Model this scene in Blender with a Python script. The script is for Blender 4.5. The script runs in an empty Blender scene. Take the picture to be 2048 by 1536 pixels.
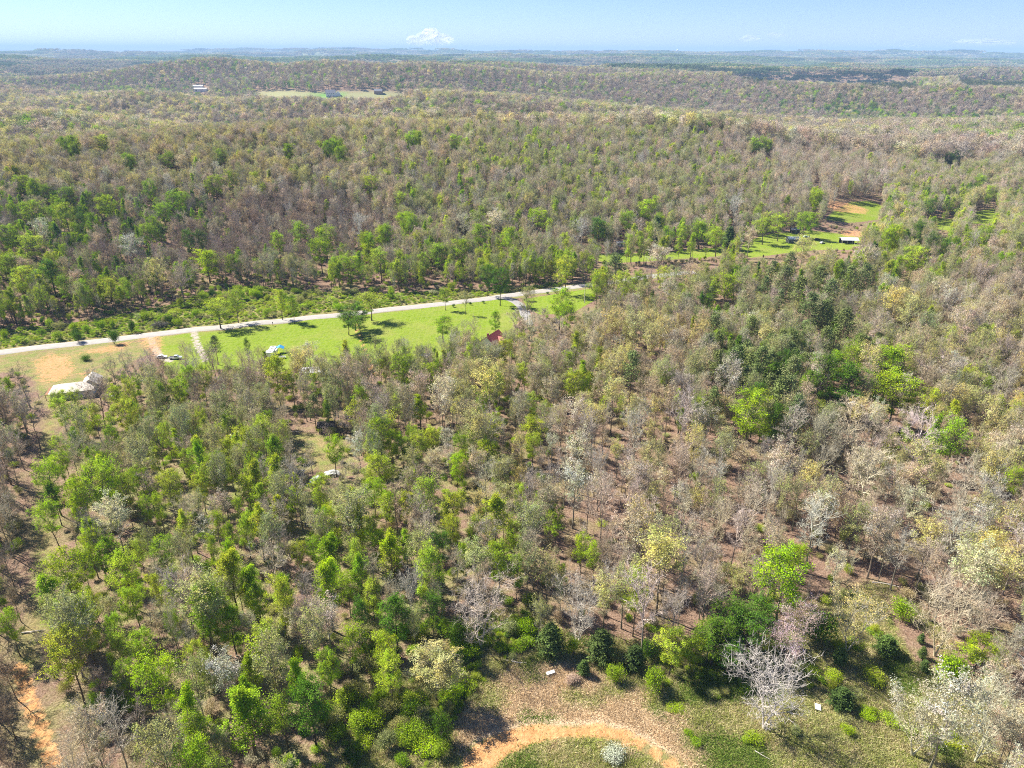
import bpy, math, random
import numpy as np
from mathutils import Matrix, Vector

# ------------------------------------------------------------------ camera, light, air
scn = bpy.context.scene
COL = scn.collection
R = math.radians
PW, PH, FPX = 2048.0, 1536.0, 1462.0
CAMZ, PITCH, ROLL = 80.0, R(24.45), R(0.2)

cam = bpy.data.objects.new('camera', bpy.data.cameras.new('camera'))
COL.objects.link(cam)
CM = Matrix.Translation((0, 0, CAMZ)) @ Matrix.Rotation(R(90) - PITCH, 4, 'X') @ Matrix.Rotation(ROLL, 4, 'Z')
cam.matrix_world = CM
cam.data.sensor_width = 36.0
cam.data.lens = FPX / PW * 36.0
cam.data.clip_start = 1.0
cam.data.clip_end = 90000.0
scn.camera = cam

SUN_EL, SUN_AZ = R(44), R(-60)          # azimuth measured clockwise from +Y
world = bpy.data.worlds.new('World')
scn.world = world
world.use_nodes = True
wn = world.node_tree
sky = wn.nodes.new('ShaderNodeTexSky')
sky.sky_type = 'NISHITA'
sky.sun_disc = False
sky.sun_elevation = SUN_EL
sky.sun_rotation = SUN_AZ
sky.altitude = 0
sky.air_density = 0.8
sky.dust_density = 0.0
sky.ozone_density = 3.0
bgn = wn.nodes['Background']
wmul = wn.nodes.new('ShaderNodeMix'); wmul.data_type = 'RGBA'; wmul.blend_type = 'MULTIPLY'; wmul.inputs[0].default_value = 1.0
wmul.inputs[7].default_value = (0.80, 0.88, 1.16, 1)
wn.links.new(sky.outputs[0], wmul.inputs[6])
wn.links.new(wmul.outputs[2], bgn.inputs[0])
bgn.inputs[1].default_value = 0.058

sd = bpy.data.lights.new('sun', 'SUN')
sd.energy = 5.0
sd.angle = R(0.5)
sd.color = (1.0, 0.94, 0.84)
sun = bpy.data.objects.new('sun', sd)
COL.objects.link(sun)
sdir = Vector((math.sin(SUN_AZ) * math.cos(SUN_EL), math.cos(SUN_AZ) * math.cos(SUN_EL), math.sin(SUN_EL)))
sun.rotation_euler = sdir.to_track_quat('Z', 'Y').to_euler()
sun.location = (0, 0, 300)

scn.view_settings.view_transform = 'Standard'
scn.view_settings.look = 'None'
scn.view_settings.exposure = 1.25
scn.view_settings.gamma = 1.0
scn.view_settings.use_curve_mapping = False
scn.render.engine = 'CYCLES'
cy = scn.cycles
cy.max_bounces = 5
cy.diffuse_bounces = 2
cy.glossy_bounces = 1
cy.transmission_bounces = 3
cy.transparent_max_bounces = 6
cy.volume_bounces = 0
cy.use_denoising = False
cy.pixel_filter_type = 'BLACKMAN_HARRIS'
cy.filter_width = 1.05

# ------------------------------------------------------------------ terrain height
_tab = np.random.RandomState(7).rand(256, 256)
def vnoise(x, y):
    x = np.asarray(x, float); y = np.asarray(y, float)
    xi = np.floor(x).astype(int); yi = np.floor(y).astype(int)
    fx = x - xi; fy = y - yi
    fx = fx * fx * (3 - 2 * fx); fy = fy * fy * (3 - 2 * fy)
    a = _tab[xi & 255, yi & 255]; b = _tab[(xi + 1) & 255, yi & 255]
    c = _tab[xi & 255, (yi + 1) & 255]; d = _tab[(xi + 1) & 255, (yi + 1) & 255]
    return (a * (1 - fx) + b * fx) * (1 - fy) + (c * (1 - fx) + d * fx) * fy
def sstep(a, b, x):
    t = np.clip((x - a) / (b - a), 0, 1)
    return t * t * (3 - 2 * t)
PV = [-2000, 0, 120, 220, 250, 290, 320, 350, 400, 520, 600, 700, 800, 3000]
PZ = [0, 0, -1, -6, -7.5, -9.5, -9, -6, 2, 19, 15, -12, -14, -14]
def terrain(x, y):
    x = np.asarray(x, float); y = np.asarray(y, float)
    v = -0.342 * x + 0.94 * y
    u = 0.94 * x + 0.342 * y
    z = np.interp(v, PV, PZ)
    ridge = 1 - 0.75 * sstep(330, 520, u)                      # the ridge runs out towards the right
    over = np.interp(v, [-2000, 320, 350, 400, 520, 600, 700, 3000], [0, 0, 3, 11, 28, 24, 0, 0])
    z = z - over * (1 - ridge) - 5 * sstep(300, 500, u) * sstep(260, 330, v)
    z = z + 9 * np.exp(-(((x - 235) / 95) ** 2 + ((y - 285) / 60) ** 2))     # wooded knoll on the right
    z = z + 3.5 * np.sin(u / 75.0 + 0.7) * sstep(340, 420, v) * (1 - sstep(560, 650, v))
    z = z + (vnoise(x / 38.0, y / 38.0) - 0.5) * 2.2 * (1 - 0.8 * np.exp(-((v - 250) / 40) ** 2))
    z = z + (vnoise(x / 9.0 + 5, y / 9.0) - 0.5) * 0.5
    far = sstep(560, 900, v)
    amp = 42 * sstep(560, 1000, y) + 40 * sstep(4000, 16000, y) + 4
    sc = 1.0
    f = ((vnoise(x / 420 + 3.1, y / 300 + 9.7) - 0.5) * 1.1
         + (vnoise(x / 1300 + 1.3, y / 800 + 4.2) - 0.5) * 1.3
         + (vnoise(x / 160, y / 130) - 0.5) * 0.3
         + 0.32 * np.sin(y / 95.0 + x / 310.0 + 3.0 * vnoise(x / 500.0, y / 500.0 + 2)) * sstep(600, 800, y) * (1 - sstep(2600, 4200, y)))
    ff = (vnoise(x / 6000 + 8.3, y / 2600 + 2.2) - 0.5) * 1.6
    z = z * (1 - far) + far * (2 + amp * (f + ff * sstep(3000, 9000, y)) - 12 * np.exp(-((v - 760) / 110) ** 2))
    return z

M3 = np.array(CM.to_3x3())
C0 = np.array([0, 0, CAMZ])
AT_T = 20.0 * 1.013 ** np.arange(560)
def at(u, v, lift=0.0):
    """the ground point (surveyed from the drone) seen at this direction; lift = height of the thing's middle"""
    d = M3 @ np.array([(u - PW / 2) / FPX, (PH / 2 - v) / FPX, -1.0])
    ts = AT_T
    pz = C0[2] + d[2] * ts - lift < terrain(d[0] * ts, d[1] * ts)
    k = int(np.argmax(pz)) if pz.any() else len(ts) - 1
    prev, t = ts[max(0, k - 1)], ts[k]
    lo, hi = prev, t
    for _ in range(16):
        m = (lo + hi) / 2; p = C0 + d * m
        if p[2] - lift < terrain(p[0], p[1]): hi = m
        else: lo = m
    p = C0 + d * hi
    return float(p[0]), float(p[1]), float(terrain(p[0], p[1]))
def project(x, y, z):
    q = np.stack([np.asarray(x, float), np.asarray(y, float), np.asarray(z, float) - CAMZ], -1) @ M3
    dep = -q[..., 2]
    dep = np.where(dep < 1, 1, dep)
    return PW / 2 + FPX * q[..., 0] / dep, PH / 2 - FPX * q[..., 1] / dep, dep
def inpoly(x, y, poly):
    x = np.asarray(x); y = np.asarray(y)
    r = np.zeros(x.shape, bool); n = len(poly)
    for i in range(n):
        x0, y0 = poly[i][:2]; x1, y1 = poly[(i + 1) % n][:2]
        if y0 == y1: continue
        c = ((y0 > y) != (y1 > y)) & (x < (x1 - x0) * (y - y0) / (y1 - y0) + x0)
        r ^= c
    return r
def segdist(x, y, a, b):
    ax, ay = a[:2]; bx, by = b[:2]
    dx, dy = bx - ax, by - ay
    L = dx * dx + dy * dy + 1e-9
    t = np.clip(((x - ax) * dx + (y - ay) * dy) / L, 0, 1)
    return np.hypot(x - ax - t * dx, y - ay - t * dy)
def sdist(x, y, poly):
    d = np.full(np.shape(x), 1e9)
    for i in range(len(poly)):
        d = np.minimum(d, segdist(x, y, poly[i], poly[(i + 1) % len(poly)]))
    return np.where(inpoly(x, y, poly), d, -d)
def pdist(x, y, line):
    d = np.full(np.shape(x), 1e9)
    for i in range(len(line) - 1):
        d = np.minimum(d, segdist(x, y, line[i], line[i + 1]))
    return d

# ------------------------------------------------------------------ object helpers
def tag(o, label=None, cat=None, group=None, kind=None):
    if label: o['label'] = label
    if cat: o['category'] = cat
    if group: o['group'] = group
    if kind: o['kind'] = kind
    return o
def empty(name, loc, rz=0.0):
    o = bpy.data.objects.new(name, None)
    o.empty_display_size = 0.5
    COL.objects.link(o)
    o.location = loc; o.rotation_euler = (0, 0, rz)
    return o
class MB:
    """collects faces; build() links them as one mesh object"""
    def __init__(s): s.v = []; s.f = []; s.m = []; s.c = []
    def face(s, pts, mat=0, col=(1, 1, 1)):
        n = len(s.v); s.v.extend(pts); s.f.append(tuple(range(n, n + len(pts)))); s.m.append(mat); s.c.append(col)
    def tube(s, p0, p1, r0, r1, n=4, mat=0, col=(1, 1, 1), cap=False):
        d = p1 - p0; L = np.linalg.norm(d)
        if L < 1e-6: return
        d = d / L
        a = np.cross(d, (0.0, 0.0, 1.0)) if abs(d[2]) < 0.9 else np.cross(d, (1.0, 0.0, 0.0))
        a = a / np.linalg.norm(a); b = np.cross(d, a)
        k = len(s.v)
        for p, r in ((p0, r0), (p1, r1)):
            for i in range(n):
                t = 2 * math.pi * i / n
                s.v.append(tuple(p + r * (math.cos(t) * a + math.sin(t) * b)))
        for i in range(n):
            j = (i + 1) % n
            s.f.append((k + i, k + j, k + n + j, k + n + i)); s.m.append(mat); s.c.append(col)
        if cap:
            s.f.append(tuple(k + n + i for i in range(n))); s.m.append(mat); s.c.append(col)
    def box(s, x0, x1, y0, y1, z0, z1, mat=0, col=(1, 1, 1)):
        k = len(s.v)
        s.v.extend([(x0, y0, z0), (x1, y0, z0), (x1, y1, z0), (x0, y1, z0), (x0, y0, z1), (x1, y0, z1), (x1, y1, z1), (x0, y1, z1)])
        for q in ((3, 2, 1, 0), (4, 5, 6, 7), (0, 1, 5, 4), (1, 2, 6, 5), (2, 3, 7, 6), (3, 0, 4, 7)):
            s.f.append(tuple(k + i for i in q)); s.m.append(mat); s.c.append(col)
    def prism(s, prof, y0, y1, mat=0, axis='y'):
        """profile of (x, z) points pushed from y0 to y1"""
        n = len(prof); k = len(s.v)
        for y in (y0, y1):
            for (a, z) in prof: s.v.append((a, y, z) if axis == 'y' else (y, a, z))
        for i in range(n):
            j = (i + 1) % n
            s.f.append((k + i, k + j, k + n + j, k + n + i)); s.m.append(mat); s.c.append((1, 1, 1))
        s.f.append(tuple(k + i for i in range(n))[::-1]); s.m.append(mat); s.c.append((1, 1, 1))
        s.f.append(tuple(k + n + i for i in range(n))); s.m.append(mat); s.c.append((1, 1, 1))
    def mesh(s, name, mats, smooth=False):
        me = bpy.data.meshes.new(name)
        me.from_pydata([tuple(map(float, p)) for p in s.v], [], s.f)
        for m in mats: me.materials.append(m)
        me.polygons.foreach_set('material_index', np.array(s.m, np.int32))
        a = me.attributes.new('shade', 'FLOAT_COLOR', 'CORNER')
        cnt = np.array([len(f) for f in s.f])
        c = np.repeat(np.array(s.c, np.float32), cnt, axis=0)
        c = np.concatenate([c, np.ones((len(c), 1), np.float32)], 1)
        a.data.foreach_set('color', c.ravel())
        if smooth: me.polygons.foreach_set('use_smooth', np.ones(len(s.f), bool))
        me.update()
        return me
    def build(s, name, mats, parent=None, smooth=False):
        if not isinstance(mats, (list, tuple)): mats = [mats]
        o = bpy.data.objects.new(name, s.mesh(name, mats, smooth))
        COL.objects.link(o)
        if parent: o.parent = parent
        return o

# ------------------------------------------------------------------ materials
def newmat(name):
    m = bpy.data.materials.new(name); m.use_nodes = True
    nt = m.node_tree
    return m, nt, nt.nodes['Principled BSDF']
def noise(nt, scale, detail=4, vec=None, rough=0.6):
    n = nt.nodes.new('ShaderNodeTexNoise'); n.inputs['Scale'].default_value = scale
    n.inputs['Detail'].default_value = detail; n.inputs['Roughness'].default_value = rough
    if vec is not None: nt.links.new(vec, n.inputs['Vector'])
    return n.outputs['Fac']
def ramp(nt, fac, stops):
    r = nt.nodes.new('ShaderNodeValToRGB'); e = r.color_ramp.elements
    while len(e) < len(stops): e.new(0.5)
    for i, (p, c) in enumerate(stops):
        e[i].position = p; e[i].color = (*c, 1)
    nt.links.new(fac, r.inputs[0]); return r.outputs[0]
def mix(nt, fac, a, b, mode='MIX'):
    m = nt.nodes.new('ShaderNodeMix'); m.data_type = 'RGBA'; m.blend_type = mode
    for sock, val in ((m.inputs[0], fac), (m.inputs[6], a), (m.inputs[7], b)):
        if hasattr(val, 'links'): nt.links.new(val, sock)
        elif isinstance(val, (int, float)): sock.default_value = val
        else: sock.default_value = (*val, 1)
    return m.outputs[2]
def maths(nt, op, a, b=None, clamp=False):
    m = nt.nodes.new('ShaderNodeMath'); m.operation = op; m.use_clamp = clamp
    for i, val in enumerate((a, b)):
        if val is None: continue
        if hasattr(val, 'links'): nt.links.new(val, m.inputs[i])
        else: m.inputs[i].default_value = val
    return m.outputs[0]
def attr(nt, name, typ='GEOMETRY'):
    a = nt.nodes.new('ShaderNodeAttribute'); a.attribute_type = typ; a.attribute_name = name
    return a
def bump(nt, h, dist, strength=1.0):
    b = nt.nodes.new('ShaderNodeBump'); b.inputs['Distance'].default_value = dist; b.inputs['Strength'].default_value = strength
    nt.links.new(h, b.inputs['Height']); return b.outputs[0]
def plain(name, col, rough=0.7, var=0.12, scale=1.5, metal=0.0):
    m, nt, b = newmat(name)
    tc = nt.nodes.new('ShaderNodeTexCoord').outputs['Object']
    f = noise(nt, scale, 5, tc)
    c2 = tuple(x * (1 - var) for x in col); c3 = tuple(min(1, x * (1 + var)) for x in col)
    nt.links.new(ramp(nt, f, [(0.3, c2), (0.7, c3)]), b.inputs['Base Color'])
    b.inputs['Roughness'].default_value = rough; b.inputs['Metallic'].default_value = metal
    b.inputs['Specular IOR Level'].default_value = 0.3
    return m
def foliage_mat(name, trans):
    m, nt, b = newmat(name)
    t = attr(nt, 'tint', 'INSTANCER').outputs['Color']
    s = attr(nt, 'shade').outputs['Color']
    c = mix(nt, 1.0, t, s, 'MULTIPLY')
    nt.nodes.remove(b)
    d = nt.nodes.new('ShaderNodeBsdfDiffuse'); tr = nt.nodes.new('ShaderNodeBsdfTranslucent')
    nt.links.new(c, d.inputs[0]); nt.links.new(c, tr.inputs[0])
    ms = nt.nodes.new('ShaderNodeMixShader'); ms.inputs[0].default_value = trans
    nt.links.new(d.outputs[0], ms.inputs[1]); nt.links.new(tr.outputs[0], ms.inputs[2])
    nt.links.new(ms.outputs[0], nt.nodes['Material Output'].inputs[0])
    return m
def bark_mat(name):
    m, nt, b = newmat(name)
    t = attr(nt, 'bark', 'INSTANCER').outputs['Color']
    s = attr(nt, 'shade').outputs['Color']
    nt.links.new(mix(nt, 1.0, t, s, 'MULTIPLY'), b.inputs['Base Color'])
    b.inputs['Roughness'].default_value = 0.9; b.inputs['Specular IOR Level'].default_value = 0.1
    return m
M_BARK = bark_mat('tree_bark'); M_LEAF = foliage_mat('spring_leaves', 0.34); M_NEEDLE = foliage_mat('evergreen_needles', 0.15)
TM = [M_BARK, M_LEAF, M_NEEDLE]

# ------------------------------------------------------------------ ground zones (surveyed outlines)
def poly(pts): return [at(a, b)[:2] for a, b in pts]
Z = {}
LOOP_OUT = [(905, 1640), (915, 1536), (930, 1500), (965, 1474), (1010, 1456), (1060, 1443), (1120, 1447), (1200, 1443), (1255, 1450), (1290, 1476), (1335, 1500), (1372, 1536), (1400, 1640)]
LOOP_IN = [(1010, 1640), (985, 1550), (1010, 1520), (1060, 1496), (1120, 1480), (1180, 1478), (1230, 1486), (1285, 1508), (1325, 1536), (1345, 1640)]
MEADOW = [(700, 1700), (690, 1480), (720, 1400), (860, 1380), (905, 1400), (950, 1345), (925, 1300), (960, 1250), (1040, 1232), (1090, 1275), (1150, 1300), (1220, 1300), (1300, 1310), (1380, 1330), (1480, 1345), (1560, 1315), (1625, 1240), (1690, 1205), (1770, 1190), (1850, 1260), (1880, 1330), (1930, 1400), (1960, 1700)]
DRY = [(905, 1500), (930, 1450), (1000, 1405), (1018, 1345), (1110, 1322), (1190, 1335), (1215, 1370), (1160, 1392), (1200, 1410), (1260, 1395), (1310, 1430), (1360, 1490), (1400, 1545), (1345, 1510), (1290, 1485), (1200, 1455), (1060, 1455), (960, 1480)]
STRIP = [(1782, 1195), (1815, 1230), (1860, 1270), (1890, 1320), (1880, 1345), (1830, 1330), (1800, 1280), (1775, 1225)]
LAWN = [(318, 674), (440, 662), (680, 634), (760, 627), (1000, 598), (1032, 600), (1038, 630), (1000, 640), (900, 650), (820, 657), (720, 668), (650, 680), (600, 687), (540, 694), (500, 686), (440, 682), (400, 690), (350, 696), (322, 690)]
LAWNG = [(318, 674), (440, 662), (680, 634), (760, 627), (1000, 598), (1032, 600), (1045, 640), (1040, 690), (960, 712), (820, 722), (720, 730), (640, 735), (560, 745), (440, 738), (350, 750), (322, 720)]
LAWN2 = [(1046, 598), (1100, 590), (1190, 576), (1190, 600), (1150, 624), (1080, 630), (1052, 614)]
LEFTF = [(-120, 745), (-120, 725), (0, 714), (180, 692), (285, 683), (318, 676), (322, 700), (250, 730), (200, 772), (190, 800), (105, 805), (80, 790), (70, 760), (40, 745), (0, 745)]
ORANGE = [[(72, 722), (100, 708), (140, 714), (146, 742), (120, 760), (92, 766), (76, 745)], [(160, 706), (200, 696), (252, 684), (262, 686), (240, 700), (200, 706)], [(282, 676), (318, 672), (322, 690), (312, 712), (296, 700)], [(166, 744), (180, 742), (182, 752), (168, 752)]]
BRAMBLE = [(-200, 726), (-160, 690), (0, 662), (200, 640), (330, 612), (400, 588), (480, 572), (640, 585), (800, 588), (900, 578), (980, 585), (1110, 566), (1150, 575), (1000, 592), (680, 632), (330, 668), (0, 707)]
VALLEY = [[(1195, 508), (1300, 506), (1440, 494), (1455, 504), (1440, 512), (1340, 520), (1240, 526), (1195, 522)],
          [(1478, 500), (1490, 482), (1545, 466), (1620, 460), (1700, 470), (1740, 480), (1700, 500), (1640, 500), (1560, 508), (1500, 516)],
          [(1700, 404), (1745, 402), (1768, 414), (1758, 440), (1700, 446), (1650, 440), (1670, 420)],
          [(1872, 436), (1912, 438), (1908, 462), (1868, 458)], [(1944, 424), (1992, 416), (1994, 446), (1944, 448)]]
VDIRT = [[(1655, 400), (1690, 406), (1735, 418), (1730, 428), (1680, 424), (1650, 414)], [(1625, 372), (1636, 372), (1640, 392), (1622, 396)], [(1680, 462), (1725, 462), (1728, 474), (1690, 472)]]
CAMP = [(560, 872), (590, 862), (650, 868), (700, 880), (690, 900), (660, 945), (640, 950), (600, 905)]
FARF = [(505, 183), (600, 182), (640, 186), (700, 184), (760, 183), (835, 187), (830, 195), (760, 198), (640, 198), (600, 197), (560, 199), (515, 194)]
FARG = [(622, 187), (690, 186), (686, 195), (640, 196)]
PINEWOOD = [[(1455, 156), (1480, 146), (1560, 147), (1640, 150), (1700, 144), (1790, 152), (1855, 176), (1820, 184), (1700, 174), (1600, 170), (1500, 166)],
            [(1760, 140), (1830, 142), (1838, 154), (1770, 154)], [(1908, 152), (1960, 154), (2100, 163), (2100, 172), (1960, 180), (1925, 178)]]
ROAD = [(-220, 738), (-60, 714), (0, 705), (120, 692), (250, 677), (330, 667), (440, 656), (560, 643), (680, 631), (800, 617), (920, 605), (1000, 594), (1060, 586), (1120, 578), (1180, 571), (1240, 563), (1300, 553), (1390, 545)]
SPUR = [(1010, 596), (1030, 600), (1045, 612), (1052, 628), (1055, 650)]
DRIVE_A = [(388, 664), (392, 680), (400, 700), (412, 722)]
DRIVE_B = [(705, 634), (712, 655), (722, 680), (738, 720), (748, 760)]
DRIVE_C = [(300, 672), (306, 690), (318, 712), (340, 722)]
TRACK = [(40, 1330), (44, 1360), (55, 1390), (70, 1430), (88, 1480), (110, 1536), (130, 1600)]
RIDE = [(118, 800), (100, 850), (92, 930), (85, 1010), (88, 1090), (84, 1170), (78, 1240), (58, 1320), (40, 1360)]
G_ = {k: poly(v) for k, v in dict(lo=LOOP_OUT, li=LOOP_IN, me=MEADOW, dry=DRY, strip=STRIP, lawn=LAWN, lawn2=LAWN2, leftf=LEFTF, bram=BRAMBLE, lawng=LAWNG, camp=CAMP, farf=FARF, farg=FARG, road=ROAD, spur=SPUR, da=DRIVE_A, db=DRIVE_B, dc=DRIVE_C, track=TRACK, ride=RIDE).items()}
G_['orange'] = [poly(p) for p in ORANGE]; G_['valley'] = [poly(p) for p in VALLEY]; G_['vdirt'] = [poly(p) for p in VDIRT]

# ------------------------------------------------------------------ ground sheet
def spaced(lo, hi, step, outer, grow):
    a = list(np.arange(lo, hi + step, step))
    s = step
    while a[-1] < outer: s *= grow; a.append(a[-1] + s)
    s = step
    while a[0] > -outer: s *= grow; a.insert(0, a[0] - s)
    return np.array(a)
gx = spaced(-230, 330, 1.7, 24000, 1.045)
gy = [-60.0]
while gy[-1] < 24000:
    yy = gy[-1]
    gy.append(yy + (1.5 if yy < 330 else 1.5 + (yy - 330) * 0.012))
gy = np.array(gy)
GX, GY = np.meshgrid(gx, gy)
GZ = terrain(GX, GY)
nx, ny = len(gx), len(gy)
me = bpy.data.meshes.new('ground')
me.vertices.add(nx * ny)
me.vertices.foreach_set('co', np.stack([GX, GY, GZ], -1).astype(np.float32).ravel())
idx = np.arange(nx * ny).reshape(ny, nx)
q = np.stack([idx[:-1, :-1], idx[:-1, 1:], idx[1:, 1:], idx[1:, :-1]], -1).reshape(-1, 4)
me.loops.add(len(q) * 4); me.loops.foreach_set('vertex_index', q.ravel().astype(np.int32))
me.polygons.add(len(q)); me.polygons.foreach_set('loop_start', (np.arange(len(q)) * 4).astype(np.int32))
me.polygons.foreach_set('use_smooth', np.ones(len(q), bool))
me.update(calc_edges=True)
X, Y = GX.ravel(), GY.ravel()
near = (Y < 800) & (np.abs(X) < 600)
def zone(polys=(), lines=(), soft=3.0, region=None):
    w = np.zeros(len(X)); r = near if region is None else region
    xs, ys = X[r], Y[r]; d = np.full(len(xs), -1e9)
    for p in polys: d = np.maximum(d, sdist(xs, ys, p))
    for ln, hw in lines: d = np.maximum(d, hw - pdist(xs, ys, ln))
    w[r] = np.clip(0.5 + d / (2 * soft), 0, 1)
    return w
wl = np.minimum(zone([G_['lo']], soft=1.0), 1 - zone([G_['li']], soft=1.0))
W_dirt = np.maximum.reduce([wl, zone([], [(G_['track'], 1.35), (G_['db'], .9)], 1.0)])
W_grav = zone([], [(G_['da'], 1.0), (G_['dc'], 1.2)], 1.2)
W_earth = zone(G_['orange'] + G_['vdirt'], [], 6.0)
W_lawn = np.maximum(zone([G_['lawng'], G_['lawn2']], soft=1.0), zone(G_['valley'], soft=3))
W_dry = zone([G_['dry']], soft=2.5)
W_rough = np.maximum.reduce([zone([G_['me'], G_['leftf']], soft=3.0), zone([G_['bram']], [(G_['road'], 5)], 4), zone([G_['camp']], [(G_['ride'], 2.0)], 3.0) * 0.8, zone([G_['li']], soft=2)])
W_weed = zone([poly([(100, 860), (1000, 860), (1060, 1000), (1000, 1230), (900, 1500), (180, 1500), (110, 1300), (110, 1000)])], soft=14)
W_rough = W_rough * (1 - 0.85 * zone([G_['strip']], soft=1.5))
farR = (Y > 800) & (Y < 4000) & (np.abs(X) < 2500)
W_field = zone([G_['farf']], soft=15, region=farR); W_fg = zone([G_['farg']], soft=10, region=farR)
for nm, w in (('weeds', W_weed), ('dirt', W_dirt), ('gravel', W_grav), ('bare_earth', W_earth), ('lawn', W_lawn), ('dry', W_dry), ('rough', W_rough), ('field', W_field), ('fieldgreen', W_fg)):
    if nm == 'dirt': w = np.clip(w - .2, 0, 1)
    a = me.attributes.new(nm, 'FLOAT', 'POINT'); a.data.foreach_set('value', w.astype(np.float32))
gm, nt, b = newmat('ground')
pos = nt.nodes.new('ShaderNodeNewGeometry').outputs['Position']
n1 = noise(nt, 0.09, 5, pos); n2 = noise(nt, 0.9, 6, pos, 0.7); n3 = noise(nt, 4.0, 5, pos, 0.75); n4 = noise(nt, 0.35, 5, pos)
litter = ramp(nt, n3, [(0.25, (0.09, 0.055, 0.038)), (0.42, (0.235, 0.155, 0.11)), (0.56, (0.37, 0.26, 0.19)), (0.72, (0.54, 0.42, 0.33))])
litter = mix(nt, 0.5, litter, ramp(nt, n2, [(0.3, (0.6, 0.5, 0.45)), (0.65, (1, 1, 1))]), 'MULTIPLY')
moss = ramp(nt, n3, [(0.35, (0.08, 0.10, 0.025)), (0.5, (0.24, 0.26, 0.08)), (0.68, (0.44, 0.40, 0.20))])
n5 = noise(nt, 12.0, 3, pos, 0.8)
litter = mix(nt, 0.6, litter, ramp(nt, n5, [(0.38, (0.38, 0.32, 0.28)), (0.56, (1, 1, 1))]), 'MULTIPLY')
litter = mix(nt, maths(nt, 'ADD', maths(nt, 'MULTIPLY', ramp(nt, n1, [(0.5, (0, 0, 0)), (0.68, (1, 1, 1))]), 0.5), maths(nt, 'MULTIPLY', maths(nt, 'MULTIPLY', attr(nt, 'weeds').outputs['Fac'], ramp(nt, n4, [(0.42, (0, 0, 0)), (0.6, (1, 1, 1))])), .75), True), litter, moss)
rough = ramp(nt, n3, [(0.3, (0.05, 0.075, 0.018)), (0.5, (0.20, 0.225, 0.06)), (0.7, (0.44, 0.42, 0.18))])
rough = mix(nt, ramp(nt, n4, [(0.40, (0, 0, 0)), (0.6, (0.8, 0.8, 0.8))]), rough, ramp(nt, n3, [(0.3, (0.20, 0.14, 0.06)), (0.7, (0.42, 0.32, 0.17))]))
lawnc = ramp(nt, n2, [(0.3, (0.13, 0.20, 0.012)), (0.5, (0.19, 0.275, 0.018)), (0.72, (0.27, 0.31, 0.045))])
sx = nt.nodes.new('ShaderNodeSeparateXYZ'); nt.links.new(pos, sx.inputs[0])
wv = maths(nt, 'SINE', maths(nt, 'MULTIPLY', sx.outputs[0], 3.4)); wv2 = maths(nt, 'SINE', maths(nt, 'MULTIPLY', maths(nt, 'ADD', sx.outputs[1], maths(nt, 'MULTIPLY', sx.outputs[0], -0.36)), 1.9))
mow = maths(nt, 'MULTIPLY', maths(nt, 'MAXIMUM', wv, wv2), noise(nt, 0.15, 3, pos))
lawnc = mix(nt, maths(nt, 'MULTIPLY', mow, 0.8, True), lawnc, (0.23, 0.29, 0.06))
lawnc = mix(nt, ramp(nt, n1, [(0.45, (0, 0, 0)), (0.7, (0.7, 0.7, 0.7))]), lawnc, (0.27, 0.27, 0.075))
dryc = ramp(nt, n3, [(0.3, (0.24, 0.155, 0.085)), (0.48, (0.52, 0.385, 0.24)), (0.68, (0.72, 0.57, 0.39))])
dirtc = ramp(nt, n2, [(0.3, (0.50, 0.25, 0.10)), (0.55, (0.64, 0.36, 0.16)), (0.8, (0.70, 0.45, 0.24))])
dirtc = mix(nt, 0.5, dirtc, ramp(nt, noise(nt, 1.6, 6, pos, .8), [(0.40, (.62, .50, .40)), (0.5, (1, 1, 1))]), 'MULTIPLY')
dirtc = mix(nt, 0.35, dirtc, ramp(nt, n3, [(0.3, (0.5, 0.42, 0.36)), (0.6, (1, 1, 1))]), 'MULTIPLY')
nz = maths(nt, 'ADD', maths(nt, 'MULTIPLY', maths(nt, 'SUBTRACT', n2, 0.5), 0.9), maths(nt, 'MULTIPLY', maths(nt, 'SUBTRACT', n3, 0.5), 0.5))
def zmask(nm, lo=0.4, hi=0.6):
    s = maths(nt, 'ADD', attr(nt, nm).outputs['Fac'], nz)
    m = nt.nodes.new('ShaderNodeMapRange'); m.inputs[1].default_value = lo; m.inputs[2].default_value = hi
    nt.links.new(s, m.inputs[0])
    return m.outputs[0]
def gate(nm):
    g = maths(nt, 'MULTIPLY', attr(nt, nm).outputs['Fac'], 25.0, True)
    return maths(nt, 'MULTIPLY', zmask(nm), g)
c = mix(nt, gate('rough'), litter, rough)
c = mix(nt, gate('dry'), c, dryc)
c = mix(nt, gate('lawn'), c, lawnc)
c = mix(nt, gate('gravel'), c, ramp(nt, n2, [(0.3, (0.33, 0.28, 0.22)), (0.7, (0.52, 0.46, 0.38))]))
c = mix(nt, gate('dirt'), c, dirtc)
c = mix(nt, maths(nt, 'MULTIPLY', gate('bare_earth'), ramp(nt, n2, [(0.42, (.25, .25, .25)), (0.56, (1, 1, 1))])), c, ramp(nt, n3, [(0.35, (0.42, 0.19, 0.08)), (0.52, (0.60, 0.32, 0.16)), (0.7, (0.34, 0.31, 0.10))]))
c = mix(nt, attr(nt, 'field').outputs['Fac'], c, (0.30, 0.30, 0.14))
c = mix(nt, attr(nt, 'fieldgreen').outputs['Fac'], c, (0.14, 0.30, 0.06))
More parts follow.
